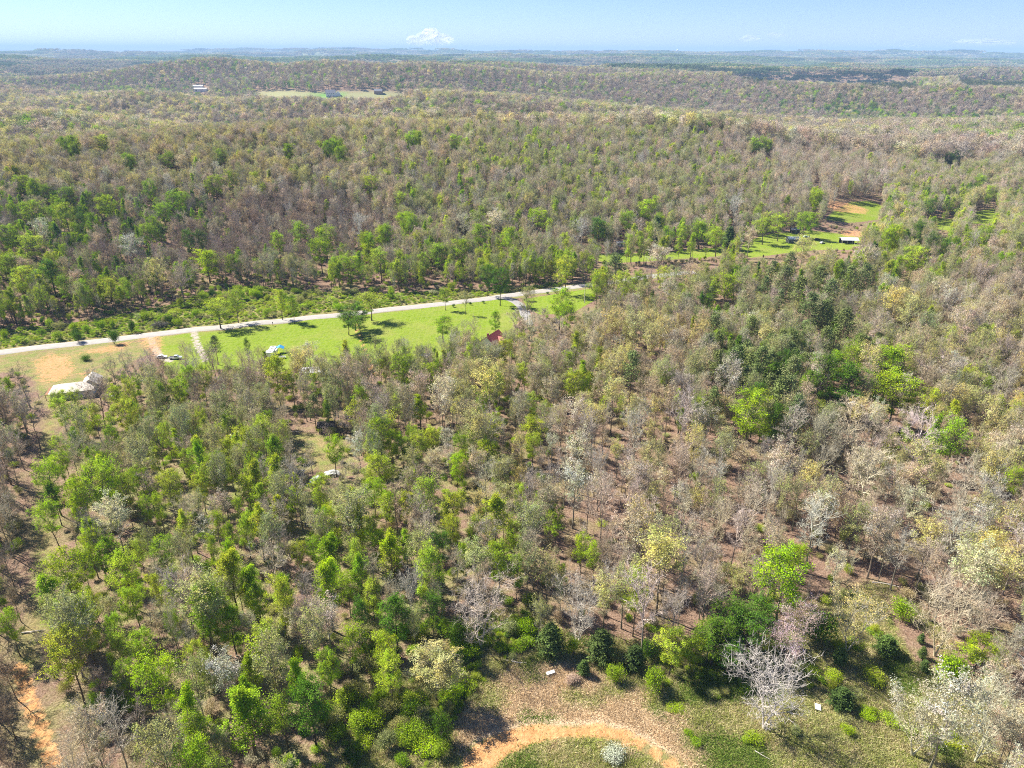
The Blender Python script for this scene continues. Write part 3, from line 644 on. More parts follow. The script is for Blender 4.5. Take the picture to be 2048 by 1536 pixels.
HEROES = """
357 785 36 G|405 758 34 g|275 770 20 G|150 800 26 g|122 825 36 g|190 832 36 g|167 835 18 D|230 797 34 g|250 832 40 g|278 828 24 g|221 878 28 G|165 858 30 g|138 888 60 B|180 905 40 B|326 872 22 g|376 843 20 L|366 895 44 B|262 915 44 B|374 925 26 L|405 932 34 g|441 868 24 g|455 900 34 g|462 938 38 g|121 928 34 G|100 955 54 L|201 968 70 G|168 990 30 G|108 998 36 D|102 1035 52 L|338 975 48 g|308 918 26 g|402 976 36 g|268 960 26 G|228 1030 60 C|140 1045 36 B|318 1015 28 g|290 1018 26 G|377 1020 60 B|440 1012 42 T|433 1050 34 L|476 1020 26 G|492 1062 34 g|460 1075 24 G|55 812 56 M|30 880 40 B|25 870 30 O|15 1012 40 T|42 752 40 M|192 785 50 M|190 752 36 B|225 738 40 M|255 732 44 B|285 738 40 B|300 718 34 B|320 725 30 M|350 745 28 B|318 750 26 T|365 705 34 B|390 715 34 B|425 712 36 B|455 722 34 B|500 722 34 B|480 712 30 B|430 690 26 P|492 693 14 D
552 745 46 g|584 768 30 g|604 722 46 Y|630 768 26 g|680 778 18 G|660 748 30 M|808 738 44 G|762 738 30 g|860 752 34 g|875 735 22 G|947 742 40 Y|978 770 60 Y|1015 772 22 Y|908 775 34 T|889 792 62 C|840 817 34 L tall|962 805 24 L|945 838 56 O|795 808 30 g|740 812 20 G|762 792 34 M|812 842 30 M|762 845 30 B|627 812 34 P|655 823 18 D|690 838 40 K 6|705 850 26 K 4|532 842 28 G|567 865 24 g|580 900 40 B|667 900 38 L|717 888 40 C|620 905 34 B|782 885 26 G|805 893 30 G|838 888 36 g|867 877 34 g|895 876 34 C|922 890 26 G|942 885 24 g|977 905 40 L|867 918 40 T|897 908 28 C|915 935 38 L|760 940 46 g|687 940 26 B|525 935 44 B|577 945 44 M|540 962 30 M|858 960 60 M|972 955 56 B|640 980 44 g|747 985 40 L|587 997 32 L|780 1008 34 G|907 1015 50 g|957 1005 36 Y|812 1010 30 g|672 1035 44 g|627 1038 30 C|825 1045 44 T|947 1057 36 G|747 1057 30 G|525 1022 44 M|900 1060 40 g
1044 750 30 g|1150 768 40 g|1184 766 30 g|1217 777 20 G|1196 715 30 g|1225 730 34 B|1255 712 40 Y|1264 737 46 P|1062 812 34 g|1066 865 42 g|1066 890 36 g|1092 820 18 g|1154 832 50 C|1112 828 24 C|1106 850 50 B|1288 790 56 M|1294 760 34 Y|1366 778 56 M|1369 815 70 W|1286 822 44 C|1239 812 28 g|1209 842 44 B|1274 858 60 B|1446 815 36 Y|1440 850 34 Y|1499 825 66 L|1528 862 30 G|1236 902 32 Y|1159 900 58 C|1104 890 36 C|1149 962 64 C|1064 975 40 B|1079 1010 26 G|1039 995 30 g|1112 1042 40 G|1331 955 34 C|1272 975 50 W|1207 990 70 B|1334 1000 34 W|1397 1000 40 Y|1437 985 50 O|1356 925 60 B|1487 918 50 T|1510 950 46 O|1500 1010 70 W|1474 1050 60 W|1262 1015 50 B|1030 1068 30 G|1460 755 60 T|1424 720 50 T
1650 752 52 D|1701 768 60 D|1710 720 44 G|1675 728 34 G|1781 730 70 G|1795 782 76 G|1855 812 46 g|1972 775 32 G|1846 732 40 T|1898 745 50 T|1980 825 50 Y|2004 845 34 O|1913 878 66 G|1958 875 44 O|1786 892 38 g|1850 922 66 Y|1620 952 46 Y|1610 800 54 T|1720 818 40 Y|1616 845 40 T|1706 840 70 W|1541 855 28 G|1586 850 60 W|1676 875 60 B|1736 938 80 W|1824 960 60 T|1936 965 80 W|1828 1012 60 C|1840 865 80 W|2034 965 44 L|2018 1045 60 Y|1858 1075 60 Y|1598 990 50 O|1631 1045 70 W|1711 1042 60 O|1911 1025 70 B
130 1145 66 L|165 1130 40 G|217 1107 46 G|248 1143 56 g|328 1105 48 G|279 1105 30 g|187 1208 40 g|268 1205 48 G|310 1180 30 g|458 1110 30 L|425 1100 26 g|434 1180 52 g|421 1152 34 L|460 1245 54 G|347 1248 28 L|372 1190 40 M|18 1250 40 G|138 1310 78 g|229 1260 34 G|288 1298 50 G|236 1300 50 g|316 1358 76 L|252 1355 40 G|397 1318 34 g|400 1350 30 G|443 1340 70 C|192 1405 26 G 4|225 1405 30 E 5|495 1425 84 G tall|565 1425 60 G|514 1200 40 G|150 1440 70 B|228 1450 84 W|350 1430 44 W|388 1425 44 B|195 1360 44 M|310 1145 50 B|375 1265 44 B|310 1235 50 B|10 1120 50 M|8 1330 44 M|6 1410 40 M|5 1500 44 M|338 1505 40 O|496 1250 40 C|20 1180 40 M
600 1110 30 g|628 1100 34 G|700 1090 30 O|752 1085 44 L|812 1095 28 G tall|878 1090 46 D|672 1150 36 G|695 1175 40 L|744 1190 38 g|652 1225 60 C|590 1245 50 C|698 1285 56 L|768 1292 52 L|655 1335 40 G 9|868 1340 100 O 9|780 1345 50 g|620 1410 74 D|890 1455 44 D 5|998 1120 50 G|1030 1090 36 G|927 1115 26 G|960 1210 130 W spread|865 1227 50 D 11|790 1235 54 D 11|878 1165 26 E 7|828 1243 34 O|605 1180 70 M|540 1120 70 B|745 1135 50 B|905 1262 50 D 5|1034 1140 34 G|720 1235 34 D 10
1163 1097 32 L|1190 1110 38 L|1095 1132 60 O|1122 1155 20 G|1157 1205 90 W spread|1078 1220 44 O|1325 1110 84 Y|1295 1190 90 W|1240 1110 60 B|1452 1150 44 Y|1478 1165 44 Y|1566 1165 96 L|1590 1115 44 L|1404 1115 60 M|1465 1245 90 D 9|1420 1275 60 G 7|1345 1295 64 g 8|1430 1275 70 D 8|1495 1258 74 D 9|1525 1225 52 D 9|1385 1295 56 G 6|1462 1305 60 D 6|1202 1290 52 E 5|1270 1315 40 E 4|1230 1343 38 G 3|1150 1295 30 G 3|1168 1335 24 E 2.5|1100 1280 50 E 5.5|1322 1362 56 G 4|1300 1295 36 D 4|1222 1505 50 K 1.3|1150 1362 34 R 1.2|1196 572 36 G|1222 566 30 M|1246 572 34 g|1272 566 36 G|1300 560 34 M|1326 556 30 g|1352 558 34 O|1380 552 34 T|1405 548 34 O|1212 588 26 O|1240 592 30 M|1285 585 34 O|1340 580 34 T|1390 575 34 O
1545 1365 150 W spread|1586 1262 110 R 13|1712 1228 100 Y spread|1682 1313 26 E 3|1775 1290 42 E 3|1684 1396 42 E 3|1644 1255 66 D 5|1810 1218 44 G 4|1843 1277 14 E 1.8|1846 1305 17 E 2|1850 1332 18 E 2|1962 1300 62 L 7|1915 1350 66 L 5|1850 1430 130 C spread|1905 1405 110 C|1985 1430 130 W spread|1900 1215 120 W spread|1970 1225 70 B|1850 1110 60 W|2006 1150 74 Y|1950 1140 80 C|2016 1310 60 B|1736 1350 56 g 1.5|2030 1440 70 B
259 330 40 G|463 358 26 G|430 370 34 G|413 523 64 L 14|44 369 36 G|88 380 56 G|138 391 36 G|63 424 40 G|130 430 36 g|14 474 40 G|66 490 44 g|212 413 34 L|298 380 24 G|353 402 34 G|325 424 34 G|309 463 50 G|391 479 46 D|650 474 40 L|601 463 36 G|557 485 26 L|314 540 40 Y|270 545 44 M|358 551 50 M|124 573 30 G|220 578 34 g|441 314 28 G|342 319 30 G|364 325 26 C|132 286 60 G|204 286 30 g|77 286 40 G|579 303 24 G|667 292 50 G|678 314 40 G|83 457 30 C|259 490 44 C|15 530 50 G|45 560 40 g|100 545 36 D
829 281 40 L|911 286 24 G|738 369 30 L|812 452 50 L|1005 479 44 L|724 496 60 L|873 507 50 G|922 501 34 L|1080 435 34 L|1165 452 40 W|1198 457 30 D|1314 463 26 E 15|1292 418 34 L|1253 440 30 G|928 440 50 W|713 446 34 W|994 440 34 C|1320 512 44 C|1230 534 44 P|1132 540 40 g|1000 562 34 D|975 552 26 D|780 470 50 G|640 500 40 G|700 530 40 G|760 520 36 g|960 470 34 G
1398 457 44 G|1436 473 40 G|1458 476 26 E 11|1960 474 50 L|1965 369 34 G|1863 413 30 D|1767 352 40 W|1472 407 64 W|1635 402 50 L|1612 440 40 G|1899 303 50 D|1838 303 34 D|1524 281 50 G|1601 278 34 G|1453 573 70 L|1827 518 44 g|1778 479 50 L|1925 420 36 E 9|2031 396 34 E 10|1833 462 50 D|1877 495 50 D|1789 600 50 Y|1820 620 44 Y|1932 650 54 T|1899 600 36 C|1734 518 50 T|1607 495 44 Y|1656 522 44 Y|1530 452 36 G|1560 445 36 g|1500 470 26 C
1570 560 40 P|1600 585 44 P|1640 560 40 P|1660 590 40 P|1620 620 46 P|1560 600 30 P|1530 575 30 P|1700 560 36 P|1690 650 50 P|1730 555 36 P|1650 630 40 P|1580 530 34 P|1545 545 30 P
1230 640 44 Y|1270 655 50 Y|1295 640 36 Y|1305 675 44 Y|1120 605 44 G|1135 630 34 L|885 650 34 G 9|1035 640 32 T|1065 652 36 C|1085 636 30 T|990 640 22 G|950 650 30 B|1167 686 24 g|925 655 22 B|1010 680 20 T|1010 700 30 g|622 738 34 B|642 732 34 T|596 742 30 M|120 800 30 g|175 800 34 M|206 772 34 B|965 690 26 B|990 700 28 T|655 872 30 M
435 618 52 g 11|740 602 52 g 11|708 628 44 D 9|722 646 40 D 8|695 640 34 D 8|260 653 16 D 5|225 674 20 D 5|155 675 18 D 4|318 652 32 M 2.5|1053 588 18 T 4|470 600 30 g|560 600 26 g|585 614 22 G|890 590 20 G|930 596 18 O|907 611 7 D 1.2|940 607 7 D 1.2|966 604 6 D 1|1095 586 6 D 1|618 700 34 C 9|168 716 22 D 1.5
"""
rngP = np.random.RandomState(11)
plants = []    # dict(x,y,z,kind,proto,s,sz,rot,code,hero,app)
KH = dict(pole=13, bare=17, bud=17, leafy=15, tall=17, thin=11, cedar=9, pine=17, spread=14, spreadbud=12, bush=2.2)
def add_plant(x, y, kind, code, wid=None, H=None, hero=False):
    ps = PROTO[kind]; pi = rngP.randint(len(ps)); p = ps[pi]
    Hh = H or KH[kind]
    s = (wid / 2) / p['CR'] if wid else Hh / p['H'] * rngP.uniform(.85, 1.2)
    sz = Hh / p['H']
    z = float(terrain(x, y))
    plants.append(dict(x=x, y=y, z=z, kind=kind, pi=pi, s=s, sz=sz, rot=rngP.uniform(0, 6.283), code=code, hero=hero, H=Hh, W=2 * s * p['CR']))
for ln in HEROES.strip().replace('\n', '|').split('|'):
    w = ln.split(); u, v, wd, code = float(w[0]), float(w[1]), float(w[2]), w[3]
    kind = KOF[code]; H = None
    for e in w[4:]:
        if e in ('tall', 'spread'): kind = {'tall': 'tall', 'spread': 'spread' if code in 'WBM' else 'spreadbud'}[e]
        else: H = float(e)
    if H and H <= 5 and code in 'GDgLMRK': kind = 'bush'
    elif H and H <= 9 and code in 'GDgLO' : kind = 'leafy'
    H0 = H or KH[kind]
    x, y, z = at(u, v, H0 * PROTO[kind][0]['cz'])
    dep = project(x, y, z + H0 * .6)[2]
    wid = float(wd * dep / FPX)
    if not H:
        H = KH[kind] * rngP.uniform(.93, 1.08)
        if kind not in ('cedar',): H = min(H, max(wid * 2.6, 9)); H = max(H, wid * 1.05)
        x, y, z = at(u, v, H * PROTO[kind][0]['cz'])
    if v < 500 and wid > 9.5 and kind in ('leafy', 'bud', 'tall'):
        n_ = int((wid / 7) ** 2 * .9) + 1
        for q_ in range(n_):
            a_, r_ = rngP.uniform(0, 6.283), wid * .42 * math.sqrt(rngP.rand())
            add_plant(x + math.cos(a_) * r_, y + math.sin(a_) * r_, kind, code, rngP.uniform(5.5, 8), rngP.uniform(13, 17), True)
        continue
    if kind in ('leafy', 'bud', 'tall'): wid = min(wid, 10)
    if v < 500: wid = min(wid, 9)
    add_plant(x, y, kind, code, wid * (1.24 if code in 'GLgD' and H > 6 else 1.12), H, True)

# a few keep-out spots round the buildings and things that must stay in view
CLEAR = [[(100, 752), (215, 752), (215, 792), (100, 800)], [(532, 685), (578, 685), (578, 716), (532, 716)], [(956, 664), (992, 664), (992, 682), (956, 688)], [(1558, 460), (1655, 460), (1655, 500), (1558, 500)],
         [(1668, 470), (1722, 470), (1722, 486), (1668, 486)], [(1226, 480), (1252, 480), (1252, 492), (1226, 492)], [(655, 938), (680, 938), (680, 948), (655, 948)],
         [(335, 705), (366, 705), (366, 722), (335, 722)], [(640, 180), (780, 180), (780, 200), (640, 200)], [(385, 172), (420, 172), (420, 186), (385, 186)], [(838, 214), (862, 214), (862, 222), (838, 222)],
         [(1565, 622), (1582, 622), (1582, 634), (1565, 634)]]
TRACKV = [(30, 1335), (58, 1335), (74, 1400), (104, 1470), (150, 1545), (80, 1545), (62, 1480), (44, 1410)]
OPEN = [TRACKV, LAWN, LAWN2, LEFTF, BRAMBLE, FARF, MEADOW, CAMP] + VALLEY + VDIRT + CLEAR
def lineq(pts, w): return (pts, w)
LINES = [(ROAD, 7), (DRIVE_A, 5), (DRIVE_B, 4), (SPUR, 7)]
WLINES = [(G_['road'], 6), (G_['track'], 3.5), (G_['ride'], 4.0), (G_['db'], 3), (G_['da'], 3), (G_['spur'], 3.5)]
def blocked(x, y, z, H):
    bad = np.zeros(len(x), bool)
    for fh, shrink in ((0.97, 0), (0.75, 0), (0.45, 0)):
        u, v, d = project(x, y, z + H * fh)
        for p in OPEN: bad |= inpoly(u, v, p)
    u, v, d = project(x, y, z + .1)
    for p in OPEN: bad |= inpoly(u, v, p)
    for p in ('lo', 'me', 'leftf', 'lawn2'): bad |= sdist(x, y, G_[p]) > -1.5
    for ln, w in WLINES: bad |= pdist(x, y, ln) < w
    for ln, w in LINES:
        for fh in (0, .5, .95):
            u, v, d = project(x, y, z + H * fh); bad |= (pdist(u, v, ln) < w) & (v < 740) & (u < 1130)
    return bad
def mixat(u, v):
    r = np.clip((v // 64).astype(int), 0, 25); c_ = np.clip((u // 64).astype(int), 0, 31)
    return np.array([MAP[a][min(b_, len(MAP[a]) - 1)] for a, b_ in zip(r, c_)])
def jitter(x0, x1, y0, y1, step, rng):
    xs, ys = np.meshgrid(np.arange(x0, x1, step), np.arange(y0, y1, step))
    xs = xs.ravel() + rng.uniform(-.46, .46, xs.size) * step; ys = ys.ravel() + rng.uniform(-.46, .46, ys.size) * step
    return xs, ys
hx = np.array([p['x'] for p in plants]); hy = np.array([p['y'] for p in plants]); hr = np.array([p['W'] / 2 for p in plants])
def background():
    rng = np.random.RandomState(5)
    x, y = jitter(-480, 520, 25, 600, 3.15, rng)
    z = terrain(x, y)
    H = np.where(y < 380, 14.2, 15.5) * rng.uniform(.68, 1.12, len(x))
    u, v, d = project(x, y, z + H * .68)
    ok = (u > -230) & (u < PW + 230) & (v < PH + 330) & (v > 0)
    x, y, z, H, u, v = [a[ok] for a in (x, y, z, H, u, v)]
    ok = ~blocked(x, y, z, H)
    dm = np.full(len(x), 1e9)
    for a, b_, c_ in zip(hx, hy, hr): dm = np.minimum(dm, np.hypot(x - a, y - b_) - c_ * .62)
    ok &= dm > .9
    # nothing of the filler stands in front of a crown one can see clearly
    tops = [project(x, y, z + H * f) for f in (.95, .72, .5)]
    for p in plants:
        if not p['hero'] or p['W'] < 2: continue
        uu, vv, dd = project(p['x'], p['y'], p['z'] + p['H'] * .7); rr_ = p['W'] * FPX / dd * (.42 if p['code'] in 'GLDYCgWKRP' else .2)
        for f, (a, b_, c_) in zip((1, 1, .6), tops): ok &= ~((np.hypot(a - uu, (b_ - vv) * .9) < rr_ * f) & (c_ < dd + 3))
    ok &= rng.rand(len(x)) < 0.93
    x, y, z, H, u, v = [a[ok] for a in (x, y, z, H, u, v)]
    mk = mixat(u + rng.normal(0, 22, len(u)), v + rng.normal(0, 16, len(v)))
    # patches of one kind hang together
    pn = vnoise(x / 16.0 + 40, y / 16.0 + 3)
    pn = (np.argsort(np.argsort(pn)) / len(pn))
    for i in range(len(x)):
        m = MIX[mk[i]]
        f = (pn[i] * 3.7 + rng.rand() * 0.45) % 1.0
        code = m[int(f * len(m)) % len(m)] if rng.rand() < .55 else m[rng.randint(len(m))]
        k = KOF[code]; h = H[i]
        wid = None
        if k == 'leafy':
            t = rng.rand()
            k = 'tall' if t < .35 else ('thin' if t < .62 else 'leafy')
            h *= .9 if k != 'thin' else .72
            wid = h * {'tall': .3, 'thin': .36, 'leafy': .36}[k] * rng.uniform(.8, 1.15)
        elif k in ('bud', 'bare'):
            if rng.rand() < .3: h *= .75
            wid = h * rng.uniform(.28, .42)
            if k == 'bare' and rng.rand() < .42: k = 'pole'; h *= .85; wid = h * rng.uniform(.2, .34)
        if mk[i] == 'L': h *= .6; wid = wid * .7 if wid else None
        add_plant(x[i], y[i], k, code, wid, h)
background()
# low growth under and beside the wood: shrubs one can tell apart
def shrubs():
    rng = np.random.RandomState(17)
    pb = [at(rng.uniform(0, 1180), rng.uniform(570, 700)) for _ in range(420)]
    n = 0
    for x, y, z in pb:
        u, v, d = project(x, y, z)
        if inpoly(np.array([u]), np.array([v]), BRAMBLE)[0] and pdist(np.array([x]), np.array([y]), G_['road'])[0] > 6:
            add_plant(x, y, 'bush' if rng.rand() < .7 else 'thin', 'GgODgL'[rng.randint(6)], rng.uniform(2.5, 4.6), rng.uniform(2, 4.4)); n += 1
            if n > 150: break
    for k in range(70):
        u, v = rng.uniform(700, 1240), rng.uniform(1250, 1420)
        if k > 40: u, v = rng.uniform(640, 930), rng.uniform(1385, 1545)
        x, y, z = at(u, v)
        if sdist(np.array([x]), np.array([y]), G_['dry'])[0] > -1 or sdist(np.array([x]), np.array([y]), G_['lo'])[0] > -1.5: continue
        if u > 1000 and v > 1330: continue
        add_plant(x, y, 'bush', 'GgLOG'[rng.randint(5)], rng.uniform(2.2, 4.5), rng.uniform(1.2, 2.8))
    for k in range(40):
        u, v = rng.uniform(1300, 1930), rng.uniform(1250, 1500)
        x, y, z = at(u, v)
        if sdist(np.array([x]), np.array([y]), G_['lo'])[0] > -2: continue
        add_plant(x, y, 'bush', 'gLOG'[rng.randint(4)], rng.uniform(1.4, 3.2), rng.uniform(.6, 1.3))
shrubs()
for p in plants:
    u, v, d = project(p['x'], p['y'], p['z'] + p['H'] * .6)
    p['u'], p['v'], p['d'] = float(u), float(v), float(d)
    p['app'] = p['H'] * p['W'] / p['d'] ** 2 * (3 if p['hero'] else 1) * (0.05 if not (-20 < u < PW + 20 and -20 < v < PH + 30) else 1)
NAMES = dict(bare='bare_tree', pole='bare_tree', spread='bare_tree', bud='budding_tree', spreadbud='budding_tree', leafy='leafy_tree', tall='leafy_tree', thin='leafy_tree', cedar='cedar_tree', pine='pine_tree', bush='shrub')
CATS = dict(bare_tree='bare tree', budding_tree='budding tree', leafy_tree='leafy tree', cedar_tree='cedar tree', pine_tree='pine tree', shrub='shrub', flowering_tree='flowering tree')
for p in plants: p['name'] = NAMES[p['kind']] if not (p['code'] in 'KR' and p['kind'] != 'bush') else 'flowering_tree'

def jit(c, rng, a=.14):
    k = rng.uniform(1 - a, 1 + a)
    return [min(.9, c[0] * k * rng.uniform(.9, 1.1)), min(.9, c[1] * k), min(.9, c[2] * k * rng.uniform(.85, 1.15))]
rngT = np.random.RandomState(23)
for p in plants:
    far_ = (1.0 if p['u'] < 700 else 1.12) if p['y'] > 330 else 1.0
    p['tint'] = jit([q_ * far_ for q_ in TINT[p['code']]], rngT); p['bark'] = jit([q_ * far_ for q_ in BARK[p['code']]], rngT, .1)

# words for where a plant stands
MARKS = [('the orange dirt loop', 1180, 1465), ('the orange dirt track', 70, 1430), ('the white board on dry grass', 1101, 1347), ('the white board on green grass', 1635, 1416), ('the wood edge above the dry grass', 1250, 1270),
         ('the wide white tree in the clearing', 1545, 1400), ('the small camp clearing', 640, 920), ('the long pale-roofed house', 140, 775), ('the red-roofed house', 980, 680), ('the white camper', 545, 697),
         ('the round bright tree mid-right', 1499, 828), ('the dense green clump', 1720, 760), ('the dark pine stand', 1620, 590), ('the grey valley shed', 1585, 472), ('the pale valley barn', 1695, 478),
         ('the road fork', 1030, 598), ('the country road', 520, 645), ('the gravel drive', 395, 680), ('the mown lawn', 820, 655), ('the bramble strip', 700, 595), ('the left edge opening', 90, 1000),
         ('the dark hollow in the wood', 830, 1235), ('the bright trees above the track', 130, 1145), ('the tall leafy pair bottom left', 500, 1420), ('the brown-floored open wood', 1330, 1090), ('the pale bare wood', 1750, 960),
         ('the olive middle wood', 940, 850), ('the young green left wood', 330, 1060), ('the green middle slope', 620, 1120), ('the far hillside foot', 870, 510), ('the far hillside crest', 1000, 290),
         ('the dark left slope', 250, 430), ('the orange-patched meadow', 130, 725), ('the golden crowns behind the lawn', 1270, 655), ('the right clearing corner', 1900, 1320), ('the middle far hillside', 1100, 380),
         ('the grey slope above the valley', 1450, 380), ('the right valley end', 1900, 450), ('the brown right-edge wood', 1950, 700), ('the valley meadow', 1380, 510), ('the front left corner', 250, 1480), ('the right wood edge', 1980, 1100)]
def where(p):
    b_ = min(MARKS, key=lambda m: (m[1] - p['u']) ** 2 + ((m[2] - p['v']) * 1.3) ** 2)
    dx, dy = p['u'] - b_[1], p['v'] - b_[2]
    if abs(dx) < 26 and abs(dy) < 22: s = 'right by'
    elif abs(dx) > abs(dy) * 1.2: s = ('far ' if abs(dx) > 110 else '') + ('left of' if dx < 0 else 'right of')
    else: s = ('well ' if abs(dy) > 70 else '') + ('behind' if dy < 0 else 'in front of')
    return s + ' ' + b_[0], b_[0]
COLW = dict(G='fresh green', g='yellow-green', L='bright green', D='deep green', O='olive', Y='golden yellow', C='cream', T='tan', B='grey', W='pale grey', M='brown-grey', E='dark green', P='dark olive', K='white-flowering', R='pink-flushed')
def look(p):
    sz = 'tall ' if p['H'] > 17.2 else ('small ' if p['H'] < 11 and p['name'] != 'shrub' else '')
    wd = 'wide ' if p['W'] > p['H'] * .55 else ('narrow ' if p['W'] < p['H'] * .36 else '')
    noun = dict(bare_tree='bare tree', budding_tree='budding tree', leafy_tree='leafy tree', cedar_tree='cedar', pine_tree='pine', shrub='shrub', flowering_tree='flowering tree')[p['name']]
    if p['kind'] in ('spread', 'spreadbud') and p['name'] != 'flowering_tree': noun = 'many-stemmed ' + noun
    return (sz + wd + COLW[p['code']] + ' ' + noun).strip()
ORD = ['first', 'second', 'third', 'fourth', 'fifth', 'sixth', 'seventh', 'eighth']
def plant_individuals():
    rest = []
    byname = {}
    for p in plants: byname.setdefault(p['name'], []).append(p)
    chosen = []
    for nm, L in byname.items():
        L.sort(key=lambda p: -p['app']); chosen += L[:300]; rest += L[300:]
    byl = {}
    for p in chosen:
        w, mk = where(p); p['lab'] = look(p) + ' ' + w; p['mk'] = mk
        byl.setdefault(p['lab'], []).append(p)
    for lab, L in byl.items():
        if len(L) == 1: continue
        rows = [(L, '')]
        if len(L) > 8:
            L.sort(key=lambda p: p['v']); n = -(-len(L) // 8)
            nm = {2: [' farther', ' nearer'], 3: [' farthest', ' middle', ' nearest']}.get(n, [' farthest', ' farther', ' nearer', ' nearest'])
            rows = [(L[len(L) * i // n: len(L) * (i + 1) // n], nm[min(i, 3)]) for i in range(n)]
        for Q, row in rows:
            Q.sort(key=lambda p: p['u'])
            for i, p in enumerate(Q):
                o_ = 'leftmost' if i == 0 else 'rightmost' if i == len(Q) - 1 else ORD[min(i, 7)]
                p['lab'] = ' '.join((o_ + row + ' ' + p['lab']).split()[:16])
    for p in chosen:
        pr = PROTO[p['kind']][p['pi']]
        o = empty(p['name'], (p['x'], p['y'], p['z']), p['rot'])
        o.scale = (p['s'], p['s'], p['sz'])
        tag(o, p['lab'], CATS[p['name']], CATS[p['name']] + 's ' + 'round ' + p['mk'])
        parts = (('trunk', pr['t']), ('crown', pr['c'])) if p['kind'] != 'bush' else (('stem', pr['t']), ('foliage', pr['c']))
        for pn_, me_ in parts:
            c_ = bpy.data.objects.new(pn_, me_); c_.parent = o; COL.objects.link(c_)
            c_['tint'] = p['tint']; c_['bark'] = p['bark']
    return rest
rest = plant_individuals()

# ------------------------------------------------------------------ the uncountable rest, as points that carry copies
def scatter(name, label, cat, meshes, P, idx_, rot, sxy, szz, tint, bark, kind='stuff'):
    me_ = bpy.data.meshes.new(name)
    n = len(P)
    me_.vertices.add(n); me_.vertices.foreach_set('co', np.asarray(P, np.float32).ravel())
    def A(nm, typ, dat, key):
        a = me_.attributes.new(nm, typ, 'POINT'); a.data.foreach_set(key, np.ascontiguousarray(dat).ravel())
    A('pick', 'INT', np.asarray(idx_, np.int32), 'value')
    A('turn', 'FLOAT_VECTOR', np.stack([np.zeros(n), np.zeros(n), rot], -1).astype(np.float32), 'vector')
    A('size', 'FLOAT_VECTOR', np.stack([sxy, sxy, szz], -1).astype(np.float32), 'vector')
    one = np.ones((n, 1))
    A('tint', 'FLOAT_COLOR', np.concatenate([tint, one], 1).astype(np.float32), 'color')
    A('bark', 'FLOAT_COLOR', np.concatenate([bark, one], 1).astype(np.float32), 'color')
    o = bpy.data.objects.new(name, me_); COL.objects.link(o); tag(o, label, cat, None, kind)
    lib = bpy.data.collections.new(name + '_pieces')
    for i, m in enumerate(meshes):
        lib.objects.link(bpy.data.objects.new('%s_piece_%02d' % (name, i), m))
    ng = bpy.data.node_groups.new(name, 'GeometryNodeTree')
    ng.interface.new_socket('Geometry', in_out='INPUT', socket_type='NodeSocketGeometry')
    ng.interface.new_socket('Geometry', in_out='OUTPUT', socket_type='NodeSocketGeometry')
    N = ng.nodes; L = ng.links
    gi, go = N.new('NodeGroupInput'), N.new('NodeGroupOutput')
    ci = N.new('GeometryNodeCollectionInfo'); ci.inputs['Collection'].default_value = lib
    ci.inputs['Separate Children'].default_value = True; ci.inputs['Reset Children'].default_value = True
    ip = N.new('GeometryNodeInstanceOnPoints'); ip.inputs['Pick Instance'].default_value = True
    def na(nm, t):
        a = N.new('GeometryNodeInputNamedAttribute'); a.data_type = t; a.inputs['Name'].default_value = nm
        return a.outputs['Attribute']
    L.new(gi.outputs[0], ip.inputs['Points']); L.new(ci.outputs[0], ip.inputs['Instance'])
    L.new(na('pick', 'INT'), ip.inputs['Instance Index'])
    e2r = N.new('FunctionNodeEulerToRotation'); L.new(na('turn', 'FLOAT_VECTOR'), e2r.inputs[0]); L.new(e2r.outputs[0], ip.inputs['Rotation'])
    L.new(na('size', 'FLOAT_VECTOR'), ip.inputs['Scale'])
    L.new(ip.outputs[0], go.inputs[0])
    md = o.modifiers.new('copies', 'NODES'); md.node_group = ng
    return o
def tints(codes, rng, table=TINT, a=.16):
    b_ = np.array([table[c_] for c_ in codes]).reshape(-1, 3)
    k = rng.uniform(1 - a, 1 + a, (len(b_), 1))
    return np.clip(b_ * k * rng.uniform(.9, 1.1, b_.shape), 0, .9)

rngS = np.random.RandomState(77)
pools = {}
for p in rest:
    fam = {'bare_tree': 'bare', 'budding_tree': 'bud', 'leafy_tree': 'leafy', 'shrub': 'bush'}.get(p['name'], 'ever')
    pools.setdefault(fam, []).append(p)
MESHES = {'bare': [q_['j'] for q_ in PROTO['bare']] + [q_['j'] for q_ in PROTO['spread']] + [q_['j'] for q_ in PROTO['pole']] + [q_['j'] for q_ in LOD['bare']],
          'bud': [q_['j'] for q_ in PROTO['bud']] + [q_['j'] for q_ in PROTO['spreadbud']] + [q_['j'] for q_ in LOD['bud']],
          'leafy': [q_['j'] for k in ('leafy', 'tall', 'thin') for q_ in PROTO[k]] + [q_['j'] for q_ in LOD['leafy']],
          'ever': [q_['j'] for k in ('cedar', 'pine') for q_ in PROTO[k]] + [q_['j'] for q_ in LOD['pine']],
          'bush': [q_['j'] for q_ in PROTO['bush']]}
OFF = {'bare': {'bare': 0, 'spread': 5, 'pole': 7}, 'bud': {'bud': 0, 'spreadbud': 4}, 'leafy': {'leafy': 0, 'tall': 4, 'thin': 7}, 'ever': {'cedar': 0, 'pine': 2}, 'bush': {'bush': 0}}
LODOFF = {'bare': 11, 'bud': 6, 'leafy': 10, 'ever': 5}
acc = {k: dict(P=[], i=[], r=[], s=[], z=[], t=[], b=[]) for k in MESHES}
for fam, L in pools.items():
    a = acc[fam]
    for p in L:
        a['P'].append((p['x'], p['y'], p['z'])); a['i'].append(OFF[fam][p['kind']] + p['pi']); a['r'].append(p['rot']); a['s'].append(p['s']); a['z'].append(p['sz']); a['t'].append(p['tint']); a['b'].append(p['bark'])
